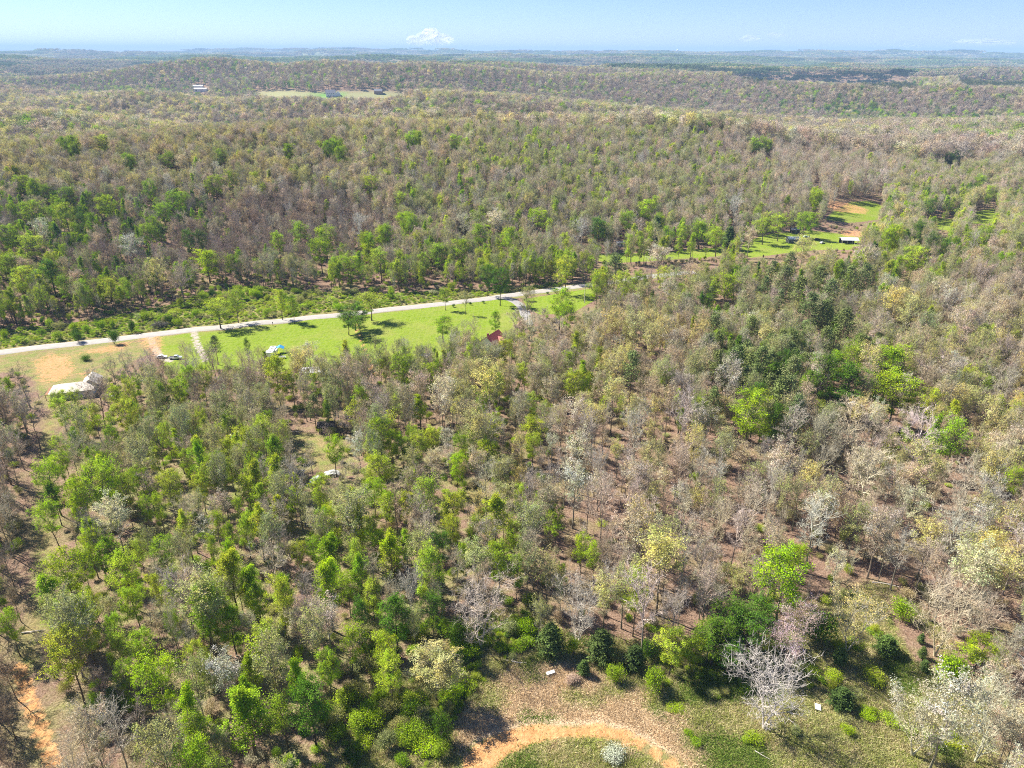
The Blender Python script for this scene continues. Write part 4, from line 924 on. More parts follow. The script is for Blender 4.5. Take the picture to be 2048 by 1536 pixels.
# middle distance
def middle():
    rng = np.random.RandomState(9)
    def ring(y0, y1, step):
        x, y = jitter(-y1 * .85, y1 * .85, y0, y1, step, rng)
        k = np.abs(x) < y * .80 + 60
        return x[k], y[k]
    parts = [ring(600, 1000, 6.6), ring(1000, 1700, 7.4), ring(1700, 2500, 9.0)]
    x = np.concatenate([a[0] for a in parts]); y = np.concatenate([a[1] for a in parts])
    z = terrain(x, y); H = 16 * rng.uniform(.7, 1.15, len(x))
    u, v, d = project(x, y, z + H * .7)
    bad = np.zeros(len(x), bool)
    for fh in (0, .5, .95):
        uu, vv, _ = project(x, y, z + H * fh)
        for p in OPEN: bad |= inpoly(uu, vv, p) & (vv < 230)
    x, y, z, H, u, v = [q_[~bad] for q_ in (x, y, z, H, u, v)]
    pw = np.zeros(len(x), bool)
    for p in PINEWOOD: pw |= inpoly(u, v, p)
    mk = mixat(u + rng.normal(0, 30, len(u)), v + rng.normal(0, 8, len(v)))
    # the wood changes tone in broad drifts: brown, golden, green hollows
    n1_, n2_ = vnoise(x / 120 + 7, y / 150), vnoise(x / 60 + 2, y / 90 + 8)
    slope = (terrain(x, y + 14) - terrain(x, y - 14)) / 28.0
    hollow = z - (terrain(x, y + 90) + terrain(x, y - 90) + terrain(x + 90, y) + terrain(x - 90, y)) / 4
    dim = np.ones(len(x))
    for i in range(len(x)):
        if pw[i]: code = 'P' if rng.rand() < .92 else 'O'
        elif hollow[i] < -4.5 and rng.rand() < .62: code = 'GDgGODD'[rng.randint(7)]
        elif slope[i] > .055 and rng.rand() < (.35 if mk[i] == 'y' else .8): code = 'MMBMMTMDG'[rng.randint(9)]
        elif hollow[i] > 3 and rng.rand() < .5: code = 'TTYOCTOO'[rng.randint(8)]
        else:
            m = MIX[mk[i]]; code = m[rng.randint(len(m))]
            if n1_[i] > .66 and rng.rand() < .5: code = 'GgOGD'[rng.randint(5)]
            elif n1_[i] < .36 and rng.rand() < .6: code = 'MBMT'[rng.randint(4)]
            elif n2_[i] > .66 and rng.rand() < .55: code = 'YTYCO'[rng.randint(5)]
            if rng.rand() < .008: code = 'P'
        fam = {'leafy': 'leafy', 'bud': 'bud', 'bare': 'bare', 'pine': 'ever', 'cedar': 'ever'}[KOF[code]]
        nl = 2 if fam == 'ever' else 3
        s = H[i] / 17.0
        a = acc[fam]
        a['P'].append((x[i], y[i], z[i])); a['i'].append(LODOFF[fam] + rng.randint(nl)); a['r'].append(rng.uniform(0, 6.28))
        a['s'].append(s * rng.uniform(1.0, 1.35)); a['z'].append(s * (.75 if pw[i] else 1)); 
        tt = [q_ * (.6 if pw[i] else 1.1) for q_ in TINT[code]]
        a['t'].append(jit(tt, rng)); a['b'].append(jit([q_ * 1.1 for q_ in BARK[code]], rng, .1))
middle()
SL = {'bare': ('bare_woodland', 'grey leafless trees too many to count, over the slopes and far hills', 'woodland'),
      'bud': ('budding_woodland', 'tan, olive and golden budding trees too many to count, over the slopes and far hills', 'woodland'),
      'leafy': ('leafy_woodland', 'green leafing trees too many to count, scattered through the wood and far hills', 'woodland'),
      'ever': ('pine_woodland', 'dark evergreen trees too many to count, in stands on the far hills', 'woodland'),
      'bush': ('undergrowth', 'low green bushes too many to count among the trees', 'undergrowth')}
def understory():
    rng = np.random.RandomState(31)
    a = acc['bush']
    x, y = jitter(-330, 380, 30, 420, 3.4, rng)
    z = terrain(x, y); u, v, d = project(x, y, z)
    ok = (u > -150) & (u < PW + 150) & (v < PH + 200)
    ok &= ~blocked(x, y, z, np.full(len(x), 1.0))
    ok &= (sdist(x, y, G_['lawng']) < -.5)
    dens = np.where(u < 1100, .95, .6) * (0.5 + vnoise(x / 14, y / 14))
    ok &= rng.rand(len(x)) < dens
    x, y, z, u = [q_[ok] for q_ in (x, y, z, u)]
    for i in range(len(x)):
        code = ('GgLOOBB' if u[i] < 1100 else 'OgBBTBB')[rng.randint(7)]
        a['P'].append((x[i], y[i], z[i])); a['i'].append(rng.randint(3)); a['r'].append(rng.uniform(0, 6.28)); a['s'].append(rng.uniform(.3, .8)); a['z'].append(rng.uniform(.35, 1.1))
        a['t'].append(jit(TINT[code if code != 'B' else 'T'], rng)); a['b'].append(jit(BARK['B'], rng))
    LUSH = [[(690, 1400), (860, 1385), (900, 1300), (950, 1240), (1060, 1225), (1090, 1275), (1010, 1335), (960, 1370), (930, 1420), (900, 1450), (850, 1560), (690, 1560)], [(1270, 1290), (1380, 1300), (1500, 1310), (1560, 1290), (1540, 1350), (1420, 1400), (1330, 1380), (1270, 1330)]]
    x, y = jitter(-60, 60, 40, 140, .95, rng)
    z = terrain(x, y); u, v, d = project(x, y, z)
    ok = (inpoly(u, v, LUSH[0]) | (inpoly(u, v, LUSH[1]) & (rng.rand(len(x)) < .6))) & (vnoise(x / 3, y / 3) > .25)
    x, y, z = x[ok], y[ok], z[ok]
    for i in range(len(x)):
        code = 'GLgGOLDg'[int(vnoise(x[i] / 4, y[i] / 4) * 7.9)]
        a['P'].append((x[i], y[i], z[i])); a['i'].append(rng.randint(3)); a['r'].append(rng.uniform(0, 6.28)); a['s'].append(rng.uniform(.16, .5)); a['z'].append(rng.uniform(.12, .5))
        a['t'].append(jit(TINT[code], rng)); a['b'].append(jit(BARK['T'], rng))
    # brambles behind the road
    x, y = jitter(-260, 330, 180, 340, 1.5, rng)
    z = terrain(x, y); u, v, d = project(x, y, z)
    ok = inpoly(u, v, BRAMBLE) & (pdist(x, y, G_['road']) > 4.5)
    x, y, z = x[ok], y[ok], z[ok]
    for i in range(len(x)):
        code = 'GgOGgLOg'[int(vnoise(x[i] / 9, y[i] / 9) * 7.9)]
        a['P'].append((x[i], y[i], z[i])); a['i'].append(rng.randint(3)); a['r'].append(rng.uniform(0, 6.28)); a['s'].append(rng.uniform(.28, .62)); a['z'].append(rng.uniform(.15, .5))
        a['t'].append(jit(TINT[code], rng)); a['b'].append(jit(BARK['T'], rng))
understory()
for fam, a in acc.items():
    nm, lab, cat = SL[fam]
    scatter(nm, lab, cat, MESHES[fam], a['P'], a['i'], np.array(a['r']), np.array(a['s']), np.array(a['z']), np.array(a['t']), np.array(a['b']))

# grass and weeds
def tuft(seed, n, h, sp, w=.035):
    rng = np.random.RandomState(seed); m = MB()
    for i in range(n):
        p = np.array([rng.normal() * sp, rng.normal() * sp, -.02]); d = unit(np.array([rng.normal() * .5, rng.normal() * .5, 1.0])); L = h * rng.uniform(.5, 1.2)
        s_ = unit(np.cross(d, rng.normal(size=3))) * w; k = rng.uniform(.7, 1.2); e = p + d * L + np.array([rng.normal(), rng.normal(), -.3]) * .25 * L
        m.face([tuple(p - s_), tuple(p + s_), tuple(e)], 1, (k, k, k))
    return m.mesh('tuft', TM)
tufts = [tuft(1, 70, .55, .45), tuft(2, 60, .35, .5), tuft(3, 90, .3, .55)]
def grass():
    rng = np.random.RandomState(41)
    x, y = jitter(-60, 85, 30, 130, .62, rng)
    z = terrain(x, y); u, v, d = project(x, y, z)
    ins = sdist(x, y, G_['me']) > -2.5; lo = (sdist(x, y, G_['lo']) > -.3) & (sdist(x, y, G_['li']) < .2)
    ok = ins & ~lo & (u > -80) & (u < PW + 120) & (v < PH + 160) & (sdist(x, y, G_['strip']) < -.2)
    x, y, z = x[ok], y[ok], z[ok]
    dry = sdist(x, y, G_['dry']) + (vnoise(x / 2.2, y / 2.2) - .5) * 7 > 0
    nn = vnoise(x / 5 + 9, y / 5); k3 = rng.rand(len(x))
    cols = dict(dry=(.76, .60, .39), g1=(.36, .40, .09), g2=(.50, .52, .20), g3=(.20, .29, .05), mid=(.64, .55, .32))
    names = np.where(dry, 'dry', np.where(nn > .66, 'g3', np.where(k3 < .28, 'g1', np.where(k3 < .6, 'g2', 'mid'))))
    t = np.array([cols[n_] for n_ in names]) * rng.uniform(.75, 1.2, (len(x), 1))
    scatter('grass', 'rough green and straw-coloured grass over the clearing', 'grass', tufts, np.stack([x, y, z], -1), rng.randint(0, 3, len(x)), rng.uniform(0, 6.28, len(x)), rng.uniform(.8, 1.5, len(x)), rng.uniform(.5, 1.3, len(x)), t, t)
grass()

# far woods: pieces of canopy, each a plot of some thirty crowns
def plot(seed, size=56, n=44):
    rng = np.random.RandomState(seed); m = MB()
    pal = [(1, 1, 1), (1.15, 1.0, .8), (.85, .85, .8), (.7, 1.0, .5), (1.25, 1.15, .85), (.75, .7, .75), (.55, .75, .4)]
    for i in range(n):
        cx, cy_ = rng.uniform(-size / 2, size / 2, 2); r = rng.uniform(3.2, 6); h = rng.uniform(10, 17); pc = pal[rng.choice(7, p=[.28, .2, .18, .1, .12, .08, .04])]
        for k in range(34):
            d = unit(rng.normal(size=3) + [0, 0, .5]); d[2] = abs(d[2]) * (1 if rng.rand() > .15 else -1)
            p = np.array([cx, cy_, h - r * .4]) + d * np.array([r, r, r * .85]) * rng.uniform(.8, 1.05)
            q_ = rng.uniform(.75, 1.2)
            leaf(m, p, 3.0, rng, 0, 1, tuple(q_ * c_ for c_ in pc), d * 2.2)
    return m.mesh('plot', TM)
plots = [plot(200 + s) for s in range(5)]
def farwood():
    rng = np.random.RandomState(51)
    X_, Y_ = [], []; sc = []
    for y0, y1, st, k in ((2480, 4200, 50, 1.0), (4200, 7500, 85, 1.7), (7500, 13000, 150, 2.9)):
        x, y = jitter(-y1 * .82, y1 * .82, y0, y1, st, rng); ok = np.abs(x) < y * .8 + 60
        X_.append(x[ok]); Y_.append(y[ok]); sc.append(np.full(ok.sum(), k))
    x, y, sc = np.concatenate(X_), np.concatenate(Y_), np.concatenate(sc)
    z = terrain(x, y)
    n_ = vnoise(x / 500, y / 500 + 5); n2_ = vnoise(x / 220 + 3, y / 260)
    base_ = np.where((n_ > .6)[:, None], np.array([.26, .33, .14]), np.where((n2_ > .66)[:, None], np.array([.14, .19, .09]), np.where((n_ < .38)[:, None], np.array([.38, .34, .26]), np.array([.46, .43, .25]))))
    uu, vv, _ = project(x, y, z + 12)
    for pg in PINEWOOD: base_[inpoly(uu, vv, pg)] = (.05, .07, .035)
    t = np.clip(base_ * rng.uniform(.85, 1.2, (len(x), 1)), 0, .9)
    scatter('distant_forest', 'endless distant forest fading to blue towards the horizon', 'forest', plots, np.stack([x, y, z - 1], -1), rng.randint(0, 5, len(x)), rng.uniform(0, 6.28, len(x)), sc, np.sqrt(sc), t, t)
farwood()

# ------------------------------------------------------------------ buildings, vehicles and small things
M_CREAM = plain('cream_metal_roof', (.62, .55, .45), .5, .06); M_WALLB = plain('pale_blue_siding', (.50, .55, .60), .7, .06); M_WHITE = plain('white_paint', (.78, .77, .74), .5, .05)
M_GLASS = plain('window_glass', (.04, .05, .06), .12, .1); M_RED = plain('red_metal_roof', (.36, .085, .07), .45, .12); M_TIN = plain('pale_tin_roof', (.70, .72, .74), .4, .08, metal=.2)
M_GREY = plain('weathered_grey_boards', (.17, .17, .18), .85, .2, 3); M_DARK = plain('dark_stained_boards', (.04, .035, .035), .8, .2); M_WOOD = plain('bleached_wood', (.55, .50, .44), .8, .15, 4)
M_TARP = plain('faded_tarp', (.50, .50, .47), .8, .15)
M_BLUE = plain('blue_tarp', (.06, .33, .62), .5, .1); M_TEAL = plain('pale_teal_panel', (.42, .58, .56), .5, .1); M_TYRE = plain('tyre_rubber', (.03, .03, .03), .9, .1); M_SILVER = plain('silver_car_paint', (.60, .62, .63), .25, .03, metal=.3)
M_TEALP = plain('pale_turquoise_car_paint', (.45, .62, .64), .3, .03); M_BLACKP = plain('dark_car_paint', (.05, .055, .065), .25, .05); M_POLE = plain('brown_pole_wood', (.22, .17, .13), .9, .15); M_ROOFG = plain('grey_shingle_roof', (.22, .22, .24), .9, .15, 4)
M_BRICK = plain('brown_brick', (.30, .17, .12), .9, .15, 4); M_RUST = plain('rusty_metal', (.30, .14, .07), .8, .3)
def wallbox(mb, L, W, h, t=.2):
    mb.box(-L / 2, L / 2, -W / 2, W / 2, -.6, h)
def gable_roof(mb, L, W, h, rise, ov=.45, th=.14, gable=True):
    """two slopes along x; a solid wedge under them closes the gables"""
    hw = W / 2 + ov; drop = rise * ov / (W / 2)
    for s_ in (-1, 1):
        mb.prism([(s_ * hw, h - drop), (0, h + rise), (0, h + rise + th), (s_ * hw, h - drop + th)], -L / 2 - ov, L / 2 + ov, 0, 'x')
def hip_roof(mb, L, W, h, rise, ov=.45):
    a, b_ = L / 2 + ov, W / 2 + ov; r = max(.1, L / 2 - W / 2)
    A, B, C_, D = (-a, -b_, h), (a, -b_, h), (a, b_, h), (-a, b_, h); E, F = (-r, 0, h + rise), (r, 0, h + rise)
    for f in ((A, B, F, E), (B, C_, F), (C_, D, E, F), (D, A, E), (D, C_, B, A)): mb.face(list(f))
def opening(parent, name, x, z, w, h, face, L, W, mat, frame=M_WHITE):
    """window or door set 3 cm proud of the wall on one face ('-y', '+y', '-x', '+x')"""
    def put(mb, w_, h_, out):
        if face[1] == 'y':
            s_ = -1 if face[0] == '-' else 1; y0, y1 = sorted((s_ * (W / 2 + .003), s_ * (W / 2 + out))); mb.box(x - w_ / 2, x + w_ / 2, y0, y1, z - h_ / 2, z + h_ / 2)
        else:
            s_ = -1 if face[0] == '-' else 1; x0, x1 = sorted((s_ * (L / 2 + .003), s_ * (L / 2 + out))); mb.box(x0, x1, x - w_ / 2, x + w_ / 2, z - h_ / 2, z + h_ / 2)
    f = MB(); put(f, w + .2, h + .2, .04); o = f.build(name, frame, parent)
    g = MB(); put(g, w, h, .06); g.build('pane' if name == 'window' else 'panel', mat, o)
def house(name, label, cat, u, v, rot, L, W, h, rise, wall, roof, style='gable', wins=(), doors=(), extra=None, group=None):
    x, y, z = at(u, v)
    e = empty(name, (x, y, z), R(rot)); e.scale = ((.8 if v > 560 else .68) if v > 300 else 1.0,) * 3; tag(e, label, cat, group)
    w_ = MB(); wallbox(w_, L, W, h)
    if style == 'gable':
        w_.prism([(-W / 2, h), (W / 2, h), (0, h + rise)], -L / 2, L / 2, 0, 'x')
    w_.build('wall', wall, e)
    r_ = MB(); (gable_roof if style == 'gable' else hip_roof)(r_, L, W, h + .01, rise); ro = r_.build('roof', roof, e)
    for (f, a, zz, ww, hh) in wins: opening(e, 'window', a, zz, ww, hh, f, L, W, M_GLASS)
    for (f, a) in doors: opening(e, 'door', a, 1.05, .95, 2.0, f, L, W, M_DARK)
    return e
# the long house at the left
e = house('house', 'long house with a cream hipped roof and pale blue walls, beside the meadow', 'house', 150, 790, 18, 12.5, 7, 2.8, 1.8, M_WALLB, M_CREAM, 'hip',
          [('-y', -4.4, 1.6, .8, 1.0), ('-y', -.2, 1.6, 1.2, 1.0), ('-y', 1.5, 1.6, .8, 1.0), ('-y', 4.6, 1.6, 1.1, 1.0), ('-x', 1.5, 1.6, 1, 1)], [('-y', -2.8)])
wg = MB(); wg.box(2.6, 7.4, 3.503, 7.5, -.6, 2.8); wg.build('wing', M_WALLB, e)
wr = MB(); wr.prism([(2.1, 2.65), (5.0, 4.8), (7.9, 2.65)], .6, 8.0, 0, 'y'); wr.build('wing_roof', M_CREAM, e)
pr_ = MB(); pr_.box(-7.9, -6.753, -3.2, 3.2, 2.3, 2.42); [pr_.box(-7.8, -7.68, a, a + .12, -.4, 2.3) for a in (-3.1, 2.9)]; pr_.build('porch', M_RUST, e)
x, y, z = at(108, 800); e = empty('barrel', (x, y, z)); tag(e, 'blue barrel standing at the near left corner of the long house', 'barrel')
m_ = MB(); [m_.tube(np.array([0, 0, a]), np.array([0, 0, b_]), r0, r1, 14, 0, cap=True) for a, b_, r0, r1 in ((-.1, .3, .42, .46), (.3, 1.0, .46, .46), (1.0, 1.25, .46, .40))]; m_.build('drum', M_BLUE, e)
m_ = MB(); m_.tube(np.array([0, 0, 1.25]), np.array([0, 0, 1.29]), .42, .42, 14, 0, cap=True); m_.build('lid', M_WHITE, e)
# the red-roofed house
e = house('house', 'white house with red metal roofs, half hidden by bare trees beyond the wood', 'house', 985, 694, 62, 9, 6.5, 3.2, 2.6, M_WHITE, M_RED, 'gable', [('-x', 1.6, 1.7, 1, 1.2), ('-x', -1.6, 1.7, 1, 1.2), ('+y', -2, 1.7, 1, 1.2), ('+y', 2, 1.7, 1, 1.2)], [('+y', 0)])
wg = MB(); wg.box(-1, 3.5, -7.5, -3.253, -.6, 2.8); wg.build('wing', M_WHITE, e)
wr = MB(); wr.prism([(-1.5, 2.7), (1.25, 4.6), (4.0, 2.7)], -8, -1.6, 0, 'y'); wr.build('wing_roof', M_RED, e)
ch = MB(); ch.box(-2.6, -2.0, .4, 1.0, 4.2, 6.4); ch.build('chimney', M_BRICK, e)
# hidden and far buildings
house('greenhouse', 'pale teal and white shed seen through the bare trees below the lawn', 'shed', 625, 752, 5, 7.5, 4, 2.4, 1.0, M_TEAL, M_WHITE, 'gable', [('-y', -2, 1.3, 1.2, 1), ('-y', 1.5, 1.3, 1.2, 1)], [('-y', 0)])
house('shed', 'small grey shed with a light roof deep among bare trees', 'shed', 847, 722, 10, 4, 3, 2.1, .8, M_GREY, M_TIN, 'gable', [], [('-y', 0)])
house('shed', 'dark little cabin under the white-flowering trees', 'cabin', 655, 862, 8, 4.5, 3.5, 2.3, .9, M_DARK, M_DARK, 'gable', [('-y', 1.2, 1.3, .7, .7)], [('-y', -.6)])
house('shed', 'long grey shed with a pale tin roof in the valley meadow', 'shed', 1585, 484, 4, 8.5, 5.5, 2.9, 1.2, M_GREY, M_TIN, 'gable', [('-y', -2, 1.5, .9, .9), ('-y', 2.4, 1.5, .9, .9)], [('-y', .4), ('-x', 0)])
house('shed', 'dark shed standing just behind the grey tin-roofed shed', 'shed', 1589, 466, 4, 6.5, 4, 3.0, 1.1, M_DARK, M_ROOFG, 'gable', [], [('-y', 0)])
house('shed', 'small pale shed under tall trees at the far edge of the valley', 'shed', 1240, 491, 3, 5.5, 3.5, 2.5, .8, M_WHITE, M_ROOFG, 'gable', [('-y', -1.2, 1.3, .8, .8)], [('-y', 1)])
def open_barn():
    x, y, z = at(1696, 487); e = empty('barn', (x, y, z), R(-5)); e.scale = (.72, .72, .72); tag(e, 'open-sided barn with a broad pale tin roof at the right of the valley', 'barn')
    r_ = MB(); gable_roof(r_, 11, 7, 3.2, 1.1, .6); r_.build('roof', M_TIN, e)
    w_ = MB(); w_.box(-5.4, 5.4, 3.2, 3.4, -.6, 3.15); w_.build('back_wall', M_DARK, e)
    for a in (-5.3, -1.8, 1.8, 5.3):
        p_ = MB(); p_.box(a - .12, a + .12, -3.35, -3.11, -.6, 3.15); p_.build('post', M_WOOD, e)
open_barn()
def tarp(label, u, v, w, d, h, mat, rot=0, name='tarp_shelter'):
    x, y, z = at(u, v); e = empty(name, (x, y, z), R(rot)); tag(e, label, 'tarp')
    m_ = MB(); n = 8; rng = np.random.RandomState(int(u))
    g = [[(-w / 2 + w * i / n, -d / 2 + d * j / n, h * (.55 + .45 * math.sin(math.pi * i / n)) * (1 - .35 * abs(j / n - .5)) + rng.normal() * .06 * h) for j in range(n + 1)] for i in range(n + 1)]
    for i in range(n):
        for j in range(n): m_.face([g[i][j], g[i + 1][j], g[i + 1][j + 1], g[i][j + 1]])
    m_.build('cover', mat, e)
    for a, b_ in ((-.45, -.45), (.45, -.45), (-.45, .45), (.45, .45)):
        p_ = MB(); p_.tube(np.array([a * w, b_ * d, -.2]), np.array([a * w, b_ * d, h * .55]), .05, .05, 5); p_.build('pole', M_WOOD, e)
tarp('wide crumpled white tarp shelter among young green trees', 480, 876, 4.4, 3, 1.6, M_TARP, 20)
tarp('low white tarp stretched in the camp clearing', 664, 950, 3.2, 1.8, .9, M_TARP, 12)
tarp('small white tarp in shade under the dark pines', 1573, 636, 2.6, 2, 1.6, M_TARP, 10)
tarp('tiny white tarp in front of the dark pines', 1560, 654, 2.2, 1.6, 1.4, M_TARP, 40)
tarp('white tarp peeping from beneath the dense green clump', 1704, 816, 4.5, 2, 1.6, M_TARP, 5)
def camper():
    x, y, z = at(545, 712); e = empty('camper', (x, y, z), R(94)); e.scale = (.68, .68, .68); tag(e, 'large white camper trailer with slide-outs at the lower edge of the lawn', 'camper')
    b_ = MB(); b_.prism([(-4.2, .7), (4.0, .7), (4.4, 1.6), (4.2, 3.3), (-4.2, 3.4)], -1.3, 1.3, 0, 'y'); b_.build('body', M_WHITE, e)
    for s_, a in ((1, -1.5), (-1, .6)):
        q_ = MB(); y0, y1 = sorted((s_ * 1.303, s_ * 2.2)); q_.box(a - 1.4, a + 1.4, y0, y1, 1.0, 3.0); o = q_.build('slide_out', M_WHITE, e)
        q_ = MB(); y0, y1 = sorted((s_ * 2.203, s_ * 2.23)); q_.box(a - .5, a + .5, y0, y1, 1.8, 2.5); q_.build('window', M_GLASS, o)
    for a in (-2.6, .2, 2.7): q_ = MB(); q_.box(a - .35, a + .35, -.4, .4, 3.34, 3.58); q_.build('roof_vent', M_GREY, e)
    for a in (-.6, .5):
        for s_ in (-1, 1): q_ = MB(); q_.tube(np.array([a, s_ * 1.0, .35]), np.array([a, s_ * 1.25, .35]), .36, .36, 12, 0, cap=True); q_.build('wheel', M_TYRE, e)
    q_ = MB(); q_.box(4.2, 5.3, -.08, .08, .62, .74); q_.build('hitch', M_DARK, e)
camper()
def canopy():
    x, y, z = at(561, 705); e = empty('canopy', (x, y, z), R(8)); e.scale = (.75, .75, .75); tag(e, 'bright blue peaked canopy beside the white camper', 'canopy')
    r_ = MB(); r_.prism([(-1.7, 2.1), (0, 3.0), (1.7, 2.1), (1.7, 2.04), (0, 2.92), (-1.7, 2.04)], -1.5, 1.5, 0, 'y'); r_.build('cover', M_BLUE, e)
    for a in (-1.5, 1.5):
        for b_ in (-1.3, 1.3): q_ = MB(); q_.box(a - .05, a + .05, b_ - .05, b_ + .05, -.3, 2.08); q_.build('leg', M_WHITE, e)
canopy()
def vehicle(name, label, u, v, rot, paint, kind='car', s=1.0):
    x, y, z = at(u, v); e = empty(name, (x, y, z), R(rot)); tag(e, label, {'car': 'car', 'truck': 'pickup truck', 'trailer': 'trailer'}[kind]); e.scale = (.68 * s,) * 3
    if kind == 'trailer':
        b_ = MB(); b_.box(-1.6, 1.6, -.8, .8, .5, .62); [b_.box(-1.6, 1.6, a, a + .05, .623, 1.0) for a in (-.8, .75)]; b_.build('bed', paint, e)
        q_ = MB(); q_.box(1.603, 2.6, -.05, .05, .5, .6); q_.build('hitch', M_DARK, e); wh = ((0, .3),)
    else:
        if kind == 'car': prof = [(-2.2, .35), (2.2, .35), (2.25, .75), (1.3, .95), (-1.9, 1.0), (-2.25, .8)]; cab = [(-1.75, .98), (1.15, .95), (.45, 1.42), (-1.2, 1.45)]
        else: prof = [(-2.8, .5), (2.7, .5), (2.75, 1.05), (1.5, 1.2), (-2.8, 1.15)]; cab = [(-.7, 1.16), (1.55, 1.19), (.85, 1.8), (-.5, 1.82)]
        b_ = MB(); b_.prism(prof, -.9, .9, 0, 'y'); b_.build('body', paint, e)
        c_ = MB(); c_.prism(cab, -.78, .78, 0, 'y'); o = c_.build('cabin', paint, e)
        g_ = MB()
        xs = [p_[0] for p_ in cab]; zs = [p_[1] for p_ in cab]
        for s_ in (-1, 1):
            y0, y1 = sorted((s_ * .783, s_ * .80)); g_.prism([(cab[0][0] + .3, zs[0] + .06), (cab[1][0] - .35, zs[1] + .06), (cab[2][0] - .1, zs[2] - .08), (cab[3][0] + .1, zs[3] - .1)], y0, y1, 0, 'y')
        g_.build('window', M_GLASS, o)
        if kind == 'truck': q_ = MB(); q_.box(-2.7, -.8, -.72, .72, 1.153, 1.19); q_.build('truck_bed', M_DARK, e)
        for s_ in (-1, 1): q_ = MB(); q_.box(prof[2][0] - .02, prof[2][0] + .02, s_ * .62 - .16, s_ * .62 + .16, .62, .8); q_.build('headlight', M_WHITE, e)
        wh = ((-1.4, .34), (1.4, .34)) if kind == 'car' else ((-1.75, .42), (1.75, .42))
    for a, r in wh:
        for s_ in (-1, 1): q_ = MB(); q_.tube(np.array([a, s_ * .72, r]), np.array([a, s_ * .95, r]), r, r, 14, 0, cap=True); w_ = q_.build('wheel', M_TYRE, e)
vehicle('pickup_truck', 'silver pickup truck parked behind bare trees by the gravel drive', 352, 718, 5, M_SILVER, 'truck')
vehicle('car', 'white car glimpsed through bare trees left of the silver pickup', 324, 716, 12, M_WHITE)
vehicle('car', 'pale turquoise car parked right of the grey valley shed', 1612, 475, 0, M_TEALP)
vehicle('car', 'dark car on the valley meadow in front of the turquoise car', 1634, 480, 15, M_BLACKP)
vehicle('car', 'pale car parked nearest the pale valley barn', 1644, 487, 40, M_SILVER)
vehicle('car', 'silver car half hidden at the near edge of the camp clearing', 632, 963, 70, M_SILVER)
vehicle('car', 'white car parked at the right end of the long house', 218, 796, 10, M_WHITE)
vehicle('trailer', 'small white flat trailer in front of the blue canopy', 564, 717, 12, M_WHITE, 'trailer')
def panel(label, u, v, rot, w, d):
    x, y, z = at(u, v); e = empty('board', (x, y, z + .28), R(rot)); tag(e, label, 'board'); e.rotation_euler = (R(8), R(-5), R(rot))
    m_ = MB(); m_.box(-w / 2, w / 2, -d / 2, d / 2, 0, .06); m_.build('sheet', M_WHITE, e)
    m_ = MB(); [m_.box(a - .04, a + .04, -d / 2 + .02, d / 2 - .02, -.08, -.003) for a in (-w * .4, 0, w * .4)]; m_.build('batten', M_WOOD, e)
panel('white board lying on dry tan grass above the dirt loop', 1101, 1348, 18, 1.25, .5)
panel('white board standing askew on green grass beside the wide white tree', 1635, 1417, 75, .95, .75)
def log_(label, u, v, rot, L, r, forks=2, mat=M_WOOD, seed=0):
    rng = np.random.RandomState(int(u + v)); x, y, z = at(u, v); e = empty('fallen_log', (x, y, z), R(rot)); tag(e, label, 'log')
    m_ = MB(); p = np.array([-L / 2, 0, r * .8 + .1]); d = np.array([1., 0, 0.0])
    pts = [p]
    for k in range(6): d = unit(d + rng.normal(size=3) * np.array([.05, .12, .03])); p = p + d * L / 6; pts.append(p)
    for k in range(6): m_.tube(pts[k], pts[k + 1], r * (1 - k * .11), r * (1 - (k + 1) * .11), 8, 0, cap=True)
    m_.build('trunk', mat, e)
    for f in range(forks):
        q_ = MB(); b0 = pts[2 + f % 4]; bd = unit(np.array([1, rng.choice([-1, 1]) * .9, .45])); b1 = b0 + bd * L * .16; b2 = b1 + unit(bd + rng.normal(size=3) * .3) * L * .14
        q_.tube(b0, b1, r * .4, r * .25, 5); q_.tube(b1, b2, r * .25, r * .08, 5); q_.build('branch', mat, e)
log_('bleached forked log lying in the grassy gap left of the bare trees', 108, 1247, 110, 3.2, .22, 3)
log_('short bleached log beside the dirt track head', 68, 1264, 15, 3.4, .12, 1)
log_('pale fallen trunk lying in the green hollow left of the dirt loop', 815, 1418, 2, 6, .13, 3)
log_('curved white log at the foot of the tall leafy pair', 437, 1473, 15, 2.6, .09, 0)
log_('dark fallen trunk on the brown leaf floor of the open wood', 1395, 978, 20, 7, .22, 2, M_POLE)
log_('long pale trunk leaning across the right-hand slope', 1925, 783, 25, 11, .16, 2)
log_('second pale trunk below the leaning one on the right slope', 1950, 800, 8, 9, .15, 2)
log_('grey log half sunk in weeds above the dry grass', 1030, 1320, 8, 3.4, .12, 1)
log_('white log near the dark cabin in the camp clearing', 592, 866, 0, 3.5, .13, 0)
log_('small pale log at the bottom edge of the clearing', 1525, 1510, -30, 2.0, .07, 1)
log_('pale log among leaf litter on the upper right strip', 1770, 1165, 5, 4.5, .12, 1)
def pole(label, u, v, H=9.5):
    x, y, z = at(u, v); e = empty('utility_pole', (x, y, z), R(15)); tag(e, label, 'pole')
    m_ = MB(); m_.tube(np.array([0, 0, -.5]), np.array([0, 0, H]), .17, .11, 10, 0, cap=True); m_.build('post', M_WOOD, e)
    m_ = MB(); m_.box(-1.1, 1.1, .14, .26, H - .9, H - .76); o = m_.build('crossarm', M_POLE, e)
    for a in (-.95, .95): q_ = MB(); q_.tube(np.array([a, .2, H - .76]), np.array([a, .2, H - .55]), .05, .04, 6, 0, cap=True); q_.build('insulator', M_WHITE, o)
pole('wooden utility pole on the small lawn right of the road fork', 1169, 606, 7)
